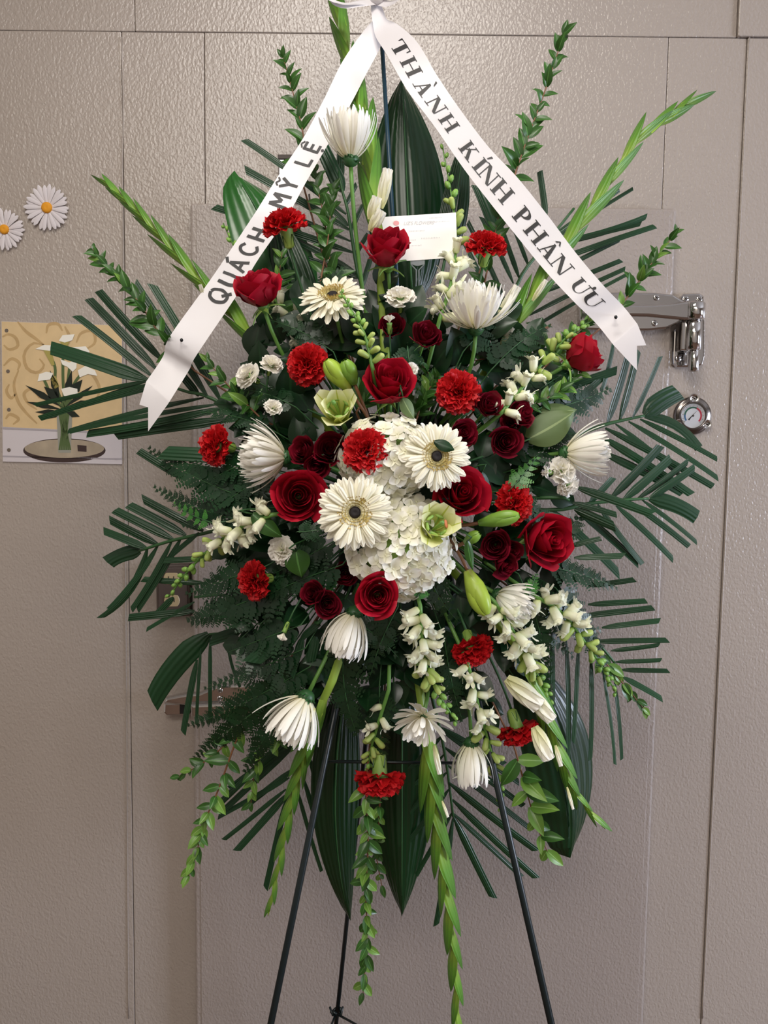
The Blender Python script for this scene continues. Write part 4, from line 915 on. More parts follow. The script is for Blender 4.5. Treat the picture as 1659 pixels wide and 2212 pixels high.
# ------------------------------------------------------------------ flower spikes
def snap_bloom(seed):
    r_ = random.Random(seed); gg = G()
    V, F, U = lathe([(.10, 0), (.17, .08), (.19, .3), (.21, .5), (.16, .62)], 10, close=True); gg.add([Vector((v.x, v.z, v.y)) for v in V], [tuple(reversed(f)) for f in F], U)
    lobe = grid(lambda u, v: ((2 * u - 1) * .24 * sin(pi * (.15 + .78 * v)) ** .7, v, .10 * sin(v * 3) + .05 * sin((2 * u - 1) * 4 + r_.uniform(0, 3)) * v), 4, 4)
    for ax, dz, s_ in ((-.35, .9, .42), (.35, .9, .42), (-.5, -.75, .36), (.5, -.75, .36), (0, -.95, .36)):
        d = Vector((ax, .75 + r_.uniform(-.2, .2), dz)); gg.add(lobe[0], lobe[1], [(u, .45 + .55 * v) for u, v in lobe[2]], mtx=frame(Vector((ax * .2, .52, dz * .13)), d, (0, -1, 0) if dz > 0 else (0, 1, .3), s_ * 1.1, s_, s_))
    V, F, U = lathe([(.02, -.14), (.15, -.1), (.19, 0), (.13, .1), (.02, .13)], 10); gg.add([Vector((v.x * 1.1, v.y * .8 + .62, v.z - .07)) for v in V], F, [(.5, .75)] * len(V))
    return sepals(gg, r_)
def sepals(gg, r_, s_=.24):
    V, F, U = leafgrid(2, 3, lambda v: .5 * (1 - v) ** .6, lambda u, v: .1 * v)
    for i in range(5): gg.add(V, F, U, 1, mtx=frame(Vector((0, .0, 0)), (cos(i * 1.257) * .55, .8, sin(i * 1.257) * .55), (-cos(i * 1.257), .5, -sin(i * 1.257)), s_ * .8, s_, s_))
    return gg
def snap_bud(seed):
    r_ = random.Random(seed); gg = G(); V, F, U = lathe([(.08, 0), (.19, .12), (.22, .4), (.25, .72), (.2, .92), (.05, 1.0)], 10); gg.add([Vector((v.x, v.z, v.y - .10 * v.z ** 2)) for v in V], [tuple(reversed(f)) for f in F], U)
    return sepals(gg, r_, .34)
def snap_tip(seed):
    r_ = random.Random(seed); gg = G(); V, F, U = lathe([(.1, 0), (.3, .2), (.36, .5), (.24, .85), (.03, 1.0)], 8); gg.add([Vector((v.x, v.z, v.y)) for v in V], [tuple(reversed(f)) for f in F], U); return sepals(gg, r_, .6)
SB = [g_.mesh('bloom', [M['snap'], M['stem']]) for g_ in (snap_bloom(i) for i in range(4))]
SU = [g_.mesh('bud', [M['snapb'], M['stem']]) for g_ in (snap_bud(i) for i in range(3))]
ST_ = [g_.mesh('tip_bud', [M['snapt'], M['stem']]) for g_ in (snap_tip(i) for i in range(3))]
def spine(P, y0, y1, n=24):
    k_ = len(P) - 1; return smooth([pt(a, b, y0 + (y1 - y0) * i / k_) for i, (a, b) in enumerate(P)], n)
def at(P, t):
    x = t * (len(P) - 1); i = min(int(x), len(P) - 2); p = P[i].lerp(P[i + 1], x - i); return p, (P[i + 1] - P[i]).normalized()
def snapdragon(P, label, short, white=.4, budf=.75, n=24, s0=46, dy=(-.0, .03), t0=.05):
    y0, y1 = D(*P[0]) + dy[0], D(*P[-1]) + dy[1]; C = spine(P, y0, y1); m_ = P[len(P) // 2]; NEAR.append((m_[0], m_[1], short)); k_ = mpp((y0 + y1) / 2)
    t = thing('snapdragon', label, 'snapdragon', C[0], 'white snapdragon spikes'); rr = random.Random(P[0][0]); q = foam_pt(C[0])
    V, F, U = tube([q, q.lerp(C[0], .5)] + C, [.003, .003] + [.0032 - .0022 * i / 24 for i in range(25)], 6); ob('stem', me('stem', loc(t, V), F, M['stem'], U), t)
    for i in range(n):
        f = t0 + (1 - t0) * ((i + .3) / n) ** .9; p, d = at(C, min(.999, f)); a = i * 2.39996 + rr.uniform(-.3, .3)
        s = d.cross(Vector((0, -1, 0))).normalized(); v_ = s.cross(d); out = s * cos(a) + v_ * sin(a)
        if out.y > .55: out.y *= -.3; out.normalize()
        op = radians(62 - 38 * f); dr = d * cos(op) + out * sin(op)
        if f < white: dt, sz = rr.choice(SB), s0 * rr.uniform(.88, 1.1)
        elif f < budf: dt, sz = rr.choice(SU), s0 * (.78 - .35 * (f - white) / (budf - white + .01)) * rr.uniform(.9, 1.1)
        else: dt, sz = rr.choice(ST_), s0 * (.42 - .2 * (f - budf) / (1 - budf + .01))
        sz *= k_; ob(dt.name.split('.')[0], dt, t, frame(p + out * .002 - C[0], dr, d + Vector((0, 0, .3)), sz * (1.0 if f < budf else .95), sz, sz))
snapdragon([(806, 800), (790, 730), (768, 685), (735, 630)], 'green-tipped snapdragon spike standing in front of the tilted gerbera', 'the green-tipped snapdragon', .0, .5, 22, 40, (-.03, -.04))
snapdragon([(950, 690), (975, 610), (985, 530), (978, 440), (955, 312)], 'tall snapdragon spike behind the white card, pale buds above it', 'the snapdragon behind the card', .45, .78, 28, 48, (.0, .03), .0)
snapdragon([(1085, 890), (1130, 835), (1190, 765), (1235, 720), (1290, 685)], 'snapdragon spike reaching up toward the sideways rosebud', 'the snapdragon by the rosebud', .35, .68, 30, 46, (-.01, .0), .0)
snapdragon([(588, 1112), (520, 1140), (460, 1180), (405, 1235), (364, 1290)], 'snapdragon spike reaching down over the brown wall outlet', 'the outlet-side snapdragon', .42, .62, 30, 50, (-.03, .0), .0)
snapdragon([(680, 760), (630, 690), (570, 620), (520, 560), (482, 482)], 'snapdragon spike passing behind the hand-lettered ribbon, green tip above it', 'the snapdragon behind the ribbon', .42, .66, 26, 44, (.06, .08), .0)
snapdragon([(908, 1310), (912, 1380), (922, 1440), (945, 1495), (988, 1562)], 'white snapdragon spike hanging under the rose and hydrangea to the loose-petalled mum', 'the central snapdragon', .45, .72, 30, 52, (-.03, -.02), .0)
snapdragon([(1160, 1290), (1215, 1325), (1262, 1385), (1300, 1440), (1332, 1500)], 'snapdragon spike reaching down across the thin palm leaflets on the gauge side', 'the gauge-side snapdragon', .36, .62, 30, 50, (-.02, .0), .0)
snapdragon([(1068, 1300), (1110, 1365), (1140, 1420), (1165, 1465), (1190, 1515)], 'snapdragon spike with many white florets spilling below the half-hidden mum', 'the spilling snapdragon', .5, .72, 28, 52, (-.03, -.01), .0)
snapdragon([(1010, 1430), (1035, 1530), (1060, 1620), (1078, 1690), (1083, 1750)], 'long snapdragon spike hanging between the bell-shaped mum and a carnation', 'the long snapdragon', .32, .66, 30, 46, (-.01, .0), .0)
snapdragon([(840, 1490), (812, 1580), (800, 1625), (796, 1665)], 'small shaded snapdragon spike behind the lowest carnation stem', 'the shaded snapdragon', .3, .8, 14, 42, (.02, .03), .1)

# gladioli
def bract(seed):
    r_ = random.Random(seed)
    return grid(lambda u, v: (.135 * sin((2 * u - 1) * 1.15) * (1 - v ** 2.4) ** .8 * (.75 + .5 * sin(min(1, v * 2) * pi / 2)), v, -.13 * (1 - cos((2 * u - 1) * 1.15)) * (1 - v) + .03 * sin(v * 2.4)), 6, 8)
GB = mset('bract', [bract(i) for i in range(2)], M['glad'])
def glad_bloom(seed):
    r_ = random.Random(seed); gg = G()
    for i in range(6):
        a = i * 1.047 + r_.uniform(-.2, .2); V, F, U = grid(lambda u, v: ((2 * u - 1) * .26 * sin(pi * (.12 + .8 * v)) ** .6, v, .22 * v * v + .05 * sin((2 * u - 1) * 5 + i) * v * v), 5, 6)
        gg.add(V, F, U, mtx=frame((0, 0, 0), (cos(a) * .45, 1, sin(a) * .45), (-cos(a), .3, -sin(a)), 1, 1, 1))
    return gg
GF = [glad_bloom(i).mesh('bloom', M['gladp']) for i in range(3)]
def gladiolus(P, label, short, n=14, L0=120, L1=42, dy=(.0, .03), r0=.0065, r1=.002, t0=.1, blooms=(), wid=.22, group='gladiolus stalks'):
    y0, y1 = D(*P[0]) + dy[0], D(*P[-1]) + dy[1]; C = spine(P, y0, y1, 30); m_ = P[len(P) // 2]; NEAR.append((m_[0], m_[1], short)); k_ = mpp((y0 + y1) / 2)
    t = thing('gladiolus', label, 'gladiolus', C[0], group); rr = random.Random(P[0][0]); q = foam_pt(C[0])
    V, F, U = tube([q, q.lerp(C[0], .5)] + C, [r0, r0] + [r0 + (r1 - r0) * i / 30 for i in range(31)], 8); ob('stem', me('stem', loc(t, V), F, M['glad'], [(u, 0.02) for u, v in U]), t)
    for i in range(n):
        f = t0 + (1 - t0) * i / n; p, d = at(C, f); s = d.cross(Vector((0, -1, 0))).normalized(); v_ = s.cross(d)
        if v_.y > 0: v_ = -v_
        sg = 1 if i % 2 else -1; out = (s * sg * .85 + v_ * .55 * rr.uniform(.5, 1.1)).normalized(); L_ = (L0 + (L1 - L0) * f) * k_ * rr.uniform(.9, 1.05); op = radians(7 - 2 * f)
        r = r0 + (r1 - r0) * f; ob('bract', rr.choice(GB), t, frame(p + out * r * .7 - C[0], d * cos(op) + out * sin(op), out, L_ * wid / .22, L_, L_))
        e = p + d * L_ * .1
    ob('tip', me('tip', loc(t, tube([C[-1], C[-1] + (C[-1] - C[-2]).normalized() * .012], [.002, .0004], 6)[0]), tube([C[-1], C[-1] * 1.01], [.002, .0004], 6)[1], M['glad']), t)
    for (px, py, ex, ey, s_) in blooms:
        b = pt(px, py, y0 + .0 * dy[0] - .008); e = pt(ex, ey, b.y - .008); L_ = (e - b).length; ob('bloom', rr.choice(GF), t, frame(b - C[0], e - b, (0, -1, .2), L_ * s_, L_, L_ * s_), label='white bloom')
gladiolus([(620, 830), (520, 700), (430, 605), (350, 515), (290, 452), (226, 393)], 'gladiolus stalk reaching up and out past the paper daisies, crossing under the ribbon', 'the daisy-side gladiolus', 15, 150, 66, (.11, .06), blooms=((440, 640, 432, 615, .6),))
gladiolus([(832, 760), (822, 600), (806, 430), (792, 310), (768, 195), (738, 60), (722, -60)], 'tall thick gladiolus stalk rising beside the topmost mum past the bow', 'the tallest gladiolus', 13, 190, 130, (.05, .14), .0075, .0035, .25, ((800, 475, 815, 425, .9), (822, 450, 838, 365, .55), (800, 500, 825, 455, .9)))
gladiolus([(1036, 825), (1110, 705), (1200, 560), (1285, 440), (1370, 312), (1430, 262), (1498, 216)], 'gladiolus stalk curving up and out behind the printed ribbon toward the wall corner', 'the curving gladiolus', 14, 180, 90, (.09, .07), blooms=((1075, 690, 1118, 618, .45), (1150, 650, 1180, 605, .4), (1080, 745, 1108, 708, .45)))
gladiolus([(718, 1470), (685, 1545), (655, 1640), (628, 1740), (604, 1860), (581, 1968)], 'gladiolus stalk hanging down in front of the fan palm beside the easel leg', 'the fan-side gladiolus', 14, 150, 74, (.0, .02), blooms=((680, 1530, 668, 1560, .5),))
gladiolus([(918, 1570), (930, 1690), (948, 1820), (968, 1960), (982, 2090), (990, 2235)], 'longest gladiolus stalk, hanging straight down past the bottom edge', 'the longest gladiolus', 15, 175, 100, (.0, .02), .007, .003, .0, ((938, 1610, 950, 1672, .35), (955, 1730, 968, 1765, .3)))
gladiolus([(1120, 1400), (1168, 1520), (1208, 1625), (1240, 1705), (1300, 1782)], 'gladiolus stalk with white bells hanging over the broad glossy leaf', 'the bell gladiolus', 11, 150, 70, (.0, .0), blooms=((1095, 1465, 1165, 1525, .8), (1140, 1490, 1192, 1555, .7), (1155, 1570, 1185, 1640, .8), (1200, 1610, 1212, 1655, .4), (1225, 1700, 1238, 1748, .25)))

# ------------------------------------------------------------------ greenery
random.seed(23)
USED = set()
def near(px, py, k=0):
    L_ = sorted(NEAR, key=lambda q: (q[0] - px) ** 2 + (q[1] - py) ** 2); return L_[k][2]
def heading(a, b):
    dx, dy = b[0] - a[0], b[1] - a[1]; v = '' if abs(dy) < .45 * abs(dx) else ('up' if dy < 0 else 'down'); h = '' if abs(dx) < .45 * abs(dy) else ('left' if dx < 0 else 'right')
    return (v + (' and ' if v and h else '') + h) or 'out'
def autolabel(what, a, b):
    m_ = (a[0] * .4 + b[0] * .6, a[1] * .4 + b[1] * .6)
    for k in range(6):
        s = f'{what} reaching {heading(a, b)} by {near(*m_, k)}'
        if s not in USED and len(s.split()) <= 16: break
    USED.add(s); return s
def blade(a, b, w, bend, fold, m, name='leaflet', nrm=None, prof=None, nv=8, cut=.25, th=0.0):
    """leaf blade between world points; W width, BEND sideways bow, FOLD depth of the keel; squared-off (cut) tip"""
    d = b - a; L_ = d.length; d = d / L_; n = nrm or Vector((0, -1, 0)); s = d.cross(n).normalized(); n = s.cross(d)
    pf = prof or (lambda v: .30 + .70 * min(1, v / .22) ** .7 - .12 * max(0, v - .35))
    def f(u, v):
        q = 2 * u - 1; vv = v * (1 + cut * w / L_ * q * v * v)
        return a + d * (L_ * vv) + s * (q * w / 2 * pf(v) + bend * L_ * 4 * v * (1 - v)) + n * (-fold * w * (abs(q)) + .03 * L_ * sin(v * 2.6) + th * sin(v * 9 + q * 2) * w)
    return grid(f, 4, nv)
def palm(rach, leaflets, label, y0, y1, dz=.02, short=None, rr=.0024, m='palm', tilt_=0.35, nb=0.0):
    k_ = len(rach) - 1; C = [pt(a, b, y0 + (y1 - y0) * i / k_) for i, (a, b) in enumerate(rach)]; rd = random.Random(int(rach[0][0]))
    t = thing('palm_frond', label, 'palm frond', C[0], 'trimmed palm fronds'); q = foam_pt(C[0])
    V, F, U = tube(smooth([q] + C, 16), [rr + .0012 - rr * .6 * i / 16 for i in range(17)], 6); ob('rachis', me('rachis', loc(t, V), F, M['stemd'], U), t)
    S_ = cum([(a, b, 0) for a, b in rach])
    for lf_ in leaflets:
        bx, by, tx, ty, w = lf_[:5]; bend = lf_[5] if len(lf_) > 5 else 0; z = lf_[6] if len(lf_) > 6 else dz
        i = min(range(len(rach)), key=lambda j: (rach[j][0] - bx) ** 2 + (rach[j][1] - by) ** 2); yb = y0 + (y1 - y0) * i / k_
        a, b = pt(bx, by, yb), pt(tx, ty, yb + z); nn = Vector((nb + rd.uniform(-tilt_, tilt_), -1, rd.uniform(-.1, tilt_ * 1.6))).normalized()
        V, F, U = blade(a, b, w * .98 * mpp(yb), bend, rd.uniform(.05, .16), m, nrm=nn, cut=rd.choice((-1, 1)) * rd.uniform(.1, .45)); ob('leaflet', me('leaflet', loc(t, V), F, M[m], U), t)
    return t
palm([(480, 872), (400, 845), (320, 818)], [(318, 820, 110, 752, 34), (329, 812, 166, 683, 17), (338, 797, 192, 646, 19), (352, 780, 214, 628, 20), (450, 860, 292, 612, 18), (478, 866, 329, 616, 20), (430, 855, 372, 785, 18),
      (318, 822, 77, 875, 10), (318, 824, 205, 862, 6), (330, 828, 87, 904, 14), (345, 834, 92, 903, 11), (440, 858, 149, 933, 14), (474, 872, 155, 934, 12), (482, 880, 190, 937, 18, -.02), (500, 905, 250, 941, 22)],
     'palm frond spreading flat across the calla lily picture', -.335, -.30, .015)
palm([(520, 1128), (462, 1147), (374, 1167), (319, 1184), (301, 1190)], [(439, 1147, 308, 1078, 19), (402, 1156, 278, 1091, 21), (374, 1165, 248, 1102, 20), (341, 1176, 237, 1123, 19), (317, 1184, 224, 1147, 18), (302, 1190, 232, 1215, 34, .06), (318, 1185, 218, 1334, 17, -.10), (341, 1178, 237, 1315, 14, -.04), (371, 1168, 285, 1317, 13, -.03), (391, 1162, 298, 1317, 14, -.02), (430, 1150, 360, 1210, 12)],
     'palm frond drooping in a curve in front of the wall outlet', -.33, -.29, .015)
palm([(560, 1290), (480, 1285), (420, 1290)], [(440, 1260, 308, 1251, 14), (420, 1320, 278, 1334, 18), (420, 1300, 317, 1360, 9), (375, 1290, 335, 1330, 15), (470, 1205, 355, 1211, 14)],
     'palm frond with level leaflets crossing the brown wall outlet', -.34, -.30, .0)
palm([(640, 1010), (560, 1000), (520, 1000)], [(540, 990, 351, 978, 34), (530, 1032, 410, 1014, 28), (400, 1035, 300, 974, 19)], 'palm frond tip with broad pale blades behind the outward red carnation', -.42, -.38, .01)
palm([(790, 660), (771, 580), (758, 498), (750, 450), (739, 411), (731, 370)], [(748, 462, 528, 304, 17), (754, 496, 530, 368, 17), (762, 545, 463, 448, 16), (758, 520, 499, 422, 14), (747, 444, 770, 398, 10), (757, 500, 785, 440, 11), (767, 552, 795, 505, 11), (752, 488, 713, 448, 12), (740, 412, 698, 322, 34), (735, 390, 736, 320, 18), (775, 600, 660, 560, 18), (780, 625, 800, 560, 12), (772, 590, 640, 520, 16)],
     'palm frond standing against the wall behind the topmost mum, leaflets crossing the ribbon', -.27, -.24, .01)
palm([(1060, 760), (1119, 610), (1159, 551), (1200, 500), (1240, 450)], [(1170, 530, 1337, 410, 12), (1178, 530, 1367, 409, 9), (1200, 525, 1396, 468, 13, .03), (1200, 525, 1384, 485, 12, .02), (1180, 570, 1414, 490, 13), (1215, 580, 1339, 518, 10), (1150, 640, 1341, 563, 11), (1140, 682, 1350, 582, 11), (1130, 720, 1353, 595, 9), (1110, 612, 1040, 470, 12), (1122, 602, 1075, 470, 11), (1142, 575, 1105, 480, 9), (1180, 470, 1166, 370, 14), (1075, 500, 1034, 402, 32), (1092, 650, 1010, 480, 12), (1082, 700, 1000, 520, 13), (1160, 551, 1148, 500, 8)],
     'palm frond fanning out behind the printed ribbon and the curving gladiolus', -.29, -.25, .015)
palm([(1230, 945), (1305, 918), (1349, 907), (1392, 898)], [(1313, 915, 1358, 763, 19), (1300, 850, 1325, 746, 15), (1340, 907, 1378, 757, 17), (1367, 903, 1426, 770, 13), (1392, 898, 1467, 847, 46, -.06), (1394, 899, 1510, 968, 26, -.14), (1383, 905, 1548, 992, 13), (1358, 910, 1549, 1034, 15), (1330, 915, 1470, 1030, 14), (1308, 924, 1539, 1051, 17), (1298, 941, 1493, 1068, 20), (1300, 975, 1474, 1066, 22), (1240, 870, 1312, 805, 16), (1180, 850, 1332, 800, 20)],
     'palm frond whose end blades touch the dial thermometer', -.35, -.33, .01, nb=.55)
palm([(1180, 1102), (1271, 1088), (1347, 1080), (1401, 1077)], [(1273, 1087, 1325, 1032, 16), (1321, 1076, 1427, 963, 22), (1347, 1080, 1448, 990, 22), (1378, 1078, 1486, 997, 15), (1404, 1076, 1500, 1010, 19), (1404, 1076, 1506, 1117, 36, -.06), (1388, 1080, 1504, 1172, 14), (1360, 1082, 1488, 1180, 16), (1332, 1091, 1453, 1208, 18), (1293, 1088, 1388, 1218, 20, .05), (1240, 1095, 1377, 1218, 20), (1194, 1102, 1336, 1240, 22)],
     'palm frond with bluish blades fanned above the gauge-side palm fingers', -.39, -.36, .01, nb=.6)
palm([(1190, 1075), (1230, 1080)], [(1245, 1052, 1408, 1110, 20), (1237, 1085, 1332, 1112, 15), (1241, 1100, 1328, 1138, 22), (1240, 1205, 1347, 1201, 14), (1230, 1180, 1298, 1163, 12)],
     'short palm tip of fresh green blades beside the hanging mini carnation', -.42, -.42, -.01)
palm([(1170, 1270), (1250, 1345), (1310, 1410), (1345, 1455)], [(1270, 1266, 1371, 1252, 13), (1270, 1306, 1396, 1298, 13), (1250, 1332, 1411, 1313, 14), (1300, 1356, 1425, 1341, 13), (1280, 1386, 1442, 1383, 13), (1320, 1406, 1424, 1393, 11), (1330, 1430, 1428, 1426, 10), (1340, 1447, 1444, 1449, 11), (1345, 1462, 1430, 1510, 15), (1193, 1370, 1191, 1560, 13), (1224, 1380, 1225, 1650, 13), (1252, 1388, 1238, 1605, 15, .02), (1277, 1412, 1274, 1640, 12), (1302, 1445, 1327, 1651, 11), (1328, 1470, 1342, 1640, 10)],
     'palm frond with level and hanging leaflets like a comb near the door edge', -.36, -.33, .0, nb=.5)
palm([(710, 1490), (685, 1560), (660, 1630), (635, 1690), (618, 1730)], [(640, 1605, 486, 1748, 15), (625, 1680, 472, 1764, 12), (618, 1705, 484, 1813, 11), (622, 1714, 512, 1837, 17), (648, 1590, 498, 1704, 20), (655, 1560, 470, 1740, 16), (636, 1660, 540, 1735, 14), (640, 1700, 695, 1881, 10), (655, 1680, 710, 1855, 12), (668, 1637, 712, 1765, 14), (680, 1590, 720, 1720, 13), (620, 1720, 574, 1918, 14)],
     'fan of dark palm blades behind the hanging fan-side gladiolus', -.33, -.30, .01)
palm([(930, 1490), (948, 1565), (964, 1647), (979, 1765)], [(955, 1579, 1120, 1690, 15), (961, 1615, 1130, 1740, 14), (967, 1653, 1145, 1790, 13), (970, 1692, 1158, 1836, 17), (977, 1728, 1158, 1895, 16), (979, 1757, 1126, 1893, 12), (980, 1765, 1065, 1938, 18), (979, 1768, 942, 1997, 14), (977, 1755, 900, 1890, 11), (970, 1705, 880, 1820, 12), (964, 1669, 860, 1780, 12), (960, 1630, 870, 1720, 11), (955, 1590, 885, 1660, 11), (950, 1570, 1090, 1650, 12)],
     'dark palm frond hanging below the bell-shaped mum, crossing the easel leg', -.33, -.30, .01)
palm([(600, 1350), (520, 1365), (452, 1370)], [(452, 1370, 329, 1515, 52, .06), (425, 1425, 396, 1583, 15), (434, 1400, 425, 1565, 8), (454, 1378, 454, 1560, 9), (490, 1373, 519, 1484, 8, .04), (520, 1362, 455, 1384, 26)],
     'palm frond with one very broad hanging blade in front of the latch bar', -.35, -.32, .0)
palm([(700, 1330), (680, 1345)], [(610, 1375, 543, 1431, 36), (654, 1375, 629, 1459, 19), (682, 1375, 672, 1429, 22), (650, 1380, 690, 1345, 16)],
     'cut palm tip with broad green blades under the drooping mum', -.44, -.44, .0)

# broad glossy leaves
def broad(base, tip, w, label, yb, yt, m='asp', bend=0.0, nrm=(0.15, -1, .25), wave=.012, round_=.75, blunt=.8):
    a, b = pt(base[0], base[1], yb), pt(tip[0], tip[1], yt); t = thing('aspidistra_leaf', label, 'leaf', a, 'broad glossy leaves')
    V, F, U = blade(a, b, w * mpp((yb + yt) / 2), bend, .16, m, nrm=Vector(nrm).normalized(), prof=lambda v: sin(pi * (.04 + .955 * v) ** round_) ** blunt + .02, nv=18, cut=0, th=wave); ob('blade', me('blade', loc(t, V), F, M[m], U), t)
    q = foam_pt(a); d = (b - a).normalized(); V, F, U = tube(smooth([q, a - d * .02, a + d * .02], 8), .0026, 6); ob('petiole', me('petiole', loc(t, V), F, M['stemd'], U), t)
    P_ = [a + (b - a) * v + (d.cross(Vector(nrm).normalized())).normalized() * bend * (b - a).length * 4 * v * (1 - v) + Vector((0, -.0015 - .03 * (b - a).length * sin(v * 2.6), 0)) for v in [i / 10 for i in range(10)]]
    V, F, U = tube(P_, [.0022 - .00018 * i for i in range(10)], 5); ob('midrib', me('midrib', loc(t, V), F, M['stemd'], U), t)
broad((890, 640), (868, 172), 168, 'big dark aspidistra leaf standing upright behind the card and the easel rod', -.24, -.22, nrm=(.1, -1, .12), round_=.85)
broad((640, 670), (505, 372), 165, 'glossy green aspidistra leaf behind the carnation on the ribbon', -.31, -.27, 'aspb', .05, (.35, -1, .5), blunt=.5)
broad((655, 700), (590, 450), 110, 'dark glossy aspidistra leaf under the carnation on the ribbon', -.32, -.30, 'asp', -.04, (-.3, -1, .2))
broad((745, 1500), (756, 1985), 108, 'long dark aspidistra leaf hanging in front of the back easel leg', -.32, -.30, 'asp', .05, (.25, -1, .1))
broad((868, 1480), (868, 1976), 150, 'broad dark aspidistra leaf hanging beside the longest gladiolus, pointed tip', -.31, -.29, 'asp', 0, (0, -1, .1))
broad((1140, 1440), (1228, 1850), 165, 'broad shiny aspidistra leaf hanging under the bell gladiolus, rounded end', -.33, -.30, 'asp', -.07, (.3, -1, .2), round_=1.1, blunt=.5)
broad((960, 560), (1000, 300), 60, 'narrow dark leaf standing behind the tall snapdragon', -.25, -.24, 'asp', 0.02)

# leafy sprigs
V, F, U = leafgrid(4, 6, lambda v: .205 * sin(pi * min(1, .06 + .94 * v) ** .8) ** .9, lambda u, v: .10 * abs(u) * sin(pi * v) - .22 * v * v)
MY = [me('leaf', V, F, M['myr'], U), me('leaf', V, F, M['myrl'], U)]
V, F, U = leafgrid(4, 6, lambda v: .33 * sin(pi * min(1, .05 + .95 * v) ** .85) ** .9, lambda u, v: .10 * abs(u) * sin(pi * v) - .15 * v * v)
SA = [me('leaf', V, F, M['salal'], U), me('leaf', V, F, M['olive'], U)]
def sprig(P, size, label, n=22, dy=(.02, .0), pale=0.0, leaves=None, name='myrtle_sprig', cat='leafy sprig', group='leafy sprigs', stem='stemb', t0=.08, taper=.45, op0=58, r0=.0017, y=None):
    y0, y1 = y or (D(*P[0]) + dy[0], D(*P[-1]) + dy[1]); C = spine(P, y0, y1, 24); k_ = mpp((y0 + y1) / 2); rr = random.Random(int(P[0][0] * 3 + P[-1][1])); lv_ = leaves or MY
    t = thing(name, label or autolabel('green leafy sprig', P[0], P[-1]), cat, C[0], group); q = foam_pt(C[0])
    V, F, U = tube([q, q.lerp(C[0], .5)] + C, [r0 * 1.1, r0 * 1.05] + [r0 - r0 * .6 * i / 24 for i in range(25)], 5); ob('twig', me('twig', loc(t, V), F, M[stem], U), t)
    for i in range(n):
        f = t0 + (1 - t0) * (i // 2 * 2 + .5) / n; p, d = at(C, min(.999, f)); a = (i % 2) * pi + (i // 2) * 1.45 + rr.uniform(-.6, .6)
        s = d.cross(Vector((0, -1, 0))).normalized(); v_ = s.cross(d); out = s * cos(a) + v_ * sin(a) * .8
        if out.y > .4: out.y *= -.5
        op = radians(op0 - 24 * f + rr.uniform(-22, 22)); dr = d * cos(op) + out.normalized() * sin(op); L_ = size * k_ * (1 - taper * f) * rr.uniform(.62, 1.12)
        zz = Vector((rr.uniform(-.3, .3), -1, .55 + rr.uniform(-.3, .3))); ob('leaf', lv_[1] if rr.random() < pale else lv_[0], t, frame(p - C[0], dr, zz - dr * .2, L_ * 1.15, L_, L_))
    return t
sprig([(655, 400), (656, 300), (638, 220), (622, 160), (609, 116)], 50, 'leafy myrtle sprig standing up behind the hand-lettered ribbon near its top', 26, (.11, .10))
sprig([(1095, 430), (1125, 340), (1152, 265), (1176, 200), (1200, 128), (1222, 62)], 56, 'leafy myrtle sprig standing highest, above the printed ribbon', 34, (.06, .06))
sprig([(420, 800), (345, 720), (305, 660), (268, 615), (232, 575), (196, 533)], 54, 'leafy myrtle sprig arching out over the palm beside the picture', 36, (.03, .0), .1)
sprig([(1320, 690), (1370, 622), (1400, 580), (1430, 540), (1468, 494)], 50, 'leafy myrtle sprig above the chrome strap hinge', 24, (.06, .05), .15)
sprig([(715, 640), (712, 560), (700, 470), (685, 400), (678, 345)], 58, 'dark myrtle sprig between the topmost mum stem and the ribbon', 26, (.10, .08))
sprig([(690, 620), (708, 520), (715, 450), (722, 400)], 46, 'myrtle sprig with brown twig above the tilted gerbera', 20, (.09, .07))
sprig([(510, 1600), (470, 1710), (440, 1780), (425, 1840), (404, 1902)], 54, 'pale myrtle sprig hanging lowest on the picture side', 30, (.02, -.01), .65)
sprig([(790, 1700), (795, 1820), (790, 1930), (793, 2030), (783, 2160)], 50, 'long myrtle sprig trailing under the lowest carnation', 52, (.0, -.01), .45, t0=.0, taper=.3)
sprig([(822, 1690), (818, 1780), (812, 1840), (828, 1930)], 46, 'short myrtle side sprig trailing beside the longest one', 22, (.01, .0), .3)
sprig([(1110, 1610), (1135, 1700), (1158, 1780), (1192, 1862)], 84, 'broad-leaved sprig hanging in front of the shiny aspidistra leaf', 14, (-.02, -.03), .65, op0=70)
sprig([(560, 900), (500, 840), (440, 770)], 56, 'bright myrtle sprig behind the tail end of the hand-lettered ribbon', 18, (.04, .02), .35)
sprig([(1180, 790), (1230, 735), (1290, 682)], 46, 'myrtle sprig behind the sideways rosebud, under the ribbon', 24, (.04, .02), .2)
sprig([(1130, 880), (1200, 850), (1260, 800)], 46, 'fresh green sprig under the snapdragon by the rosebud', 20, (.02, .0), .3)
sprig([(1280, 1400), (1345, 1475), (1400, 1542)], 56, 'pointed green sprig ending just past the gauge-side snapdragon tip', 14, (.04, .02), .5, op0=34)
sprig([(1040, 640), (1062, 540), (1080, 450)], 62, 'dark sprig with reddish twig behind the carnation by the card', 12, (.08, .07))
sprig([(900, 905), (915, 860), (945, 815)], 50, 'green sprig in the dark gap beside the rose above the hydrangea', 22, (.05, .03), .1)
sprig([(770, 890), (795, 850), (800, 815)], 64, 'lily foliage between the half-open lily and the big rose', 10, (.03, .02), .2, op0=44)
sprig([(540, 1560), (450, 1640), (378, 1682)], 44, 'thin myrtle sprig pointing at the wall below the latch bar', 20, (.03, .02), .15)
sprig([(640, 1560), (560, 1640), (540, 1750)], 50, None, 18, (.04, .03), .2)
sprig([(1190, 700), (1110, 760), (1020, 780)], 46, None, 16, (.08, .06), .05)
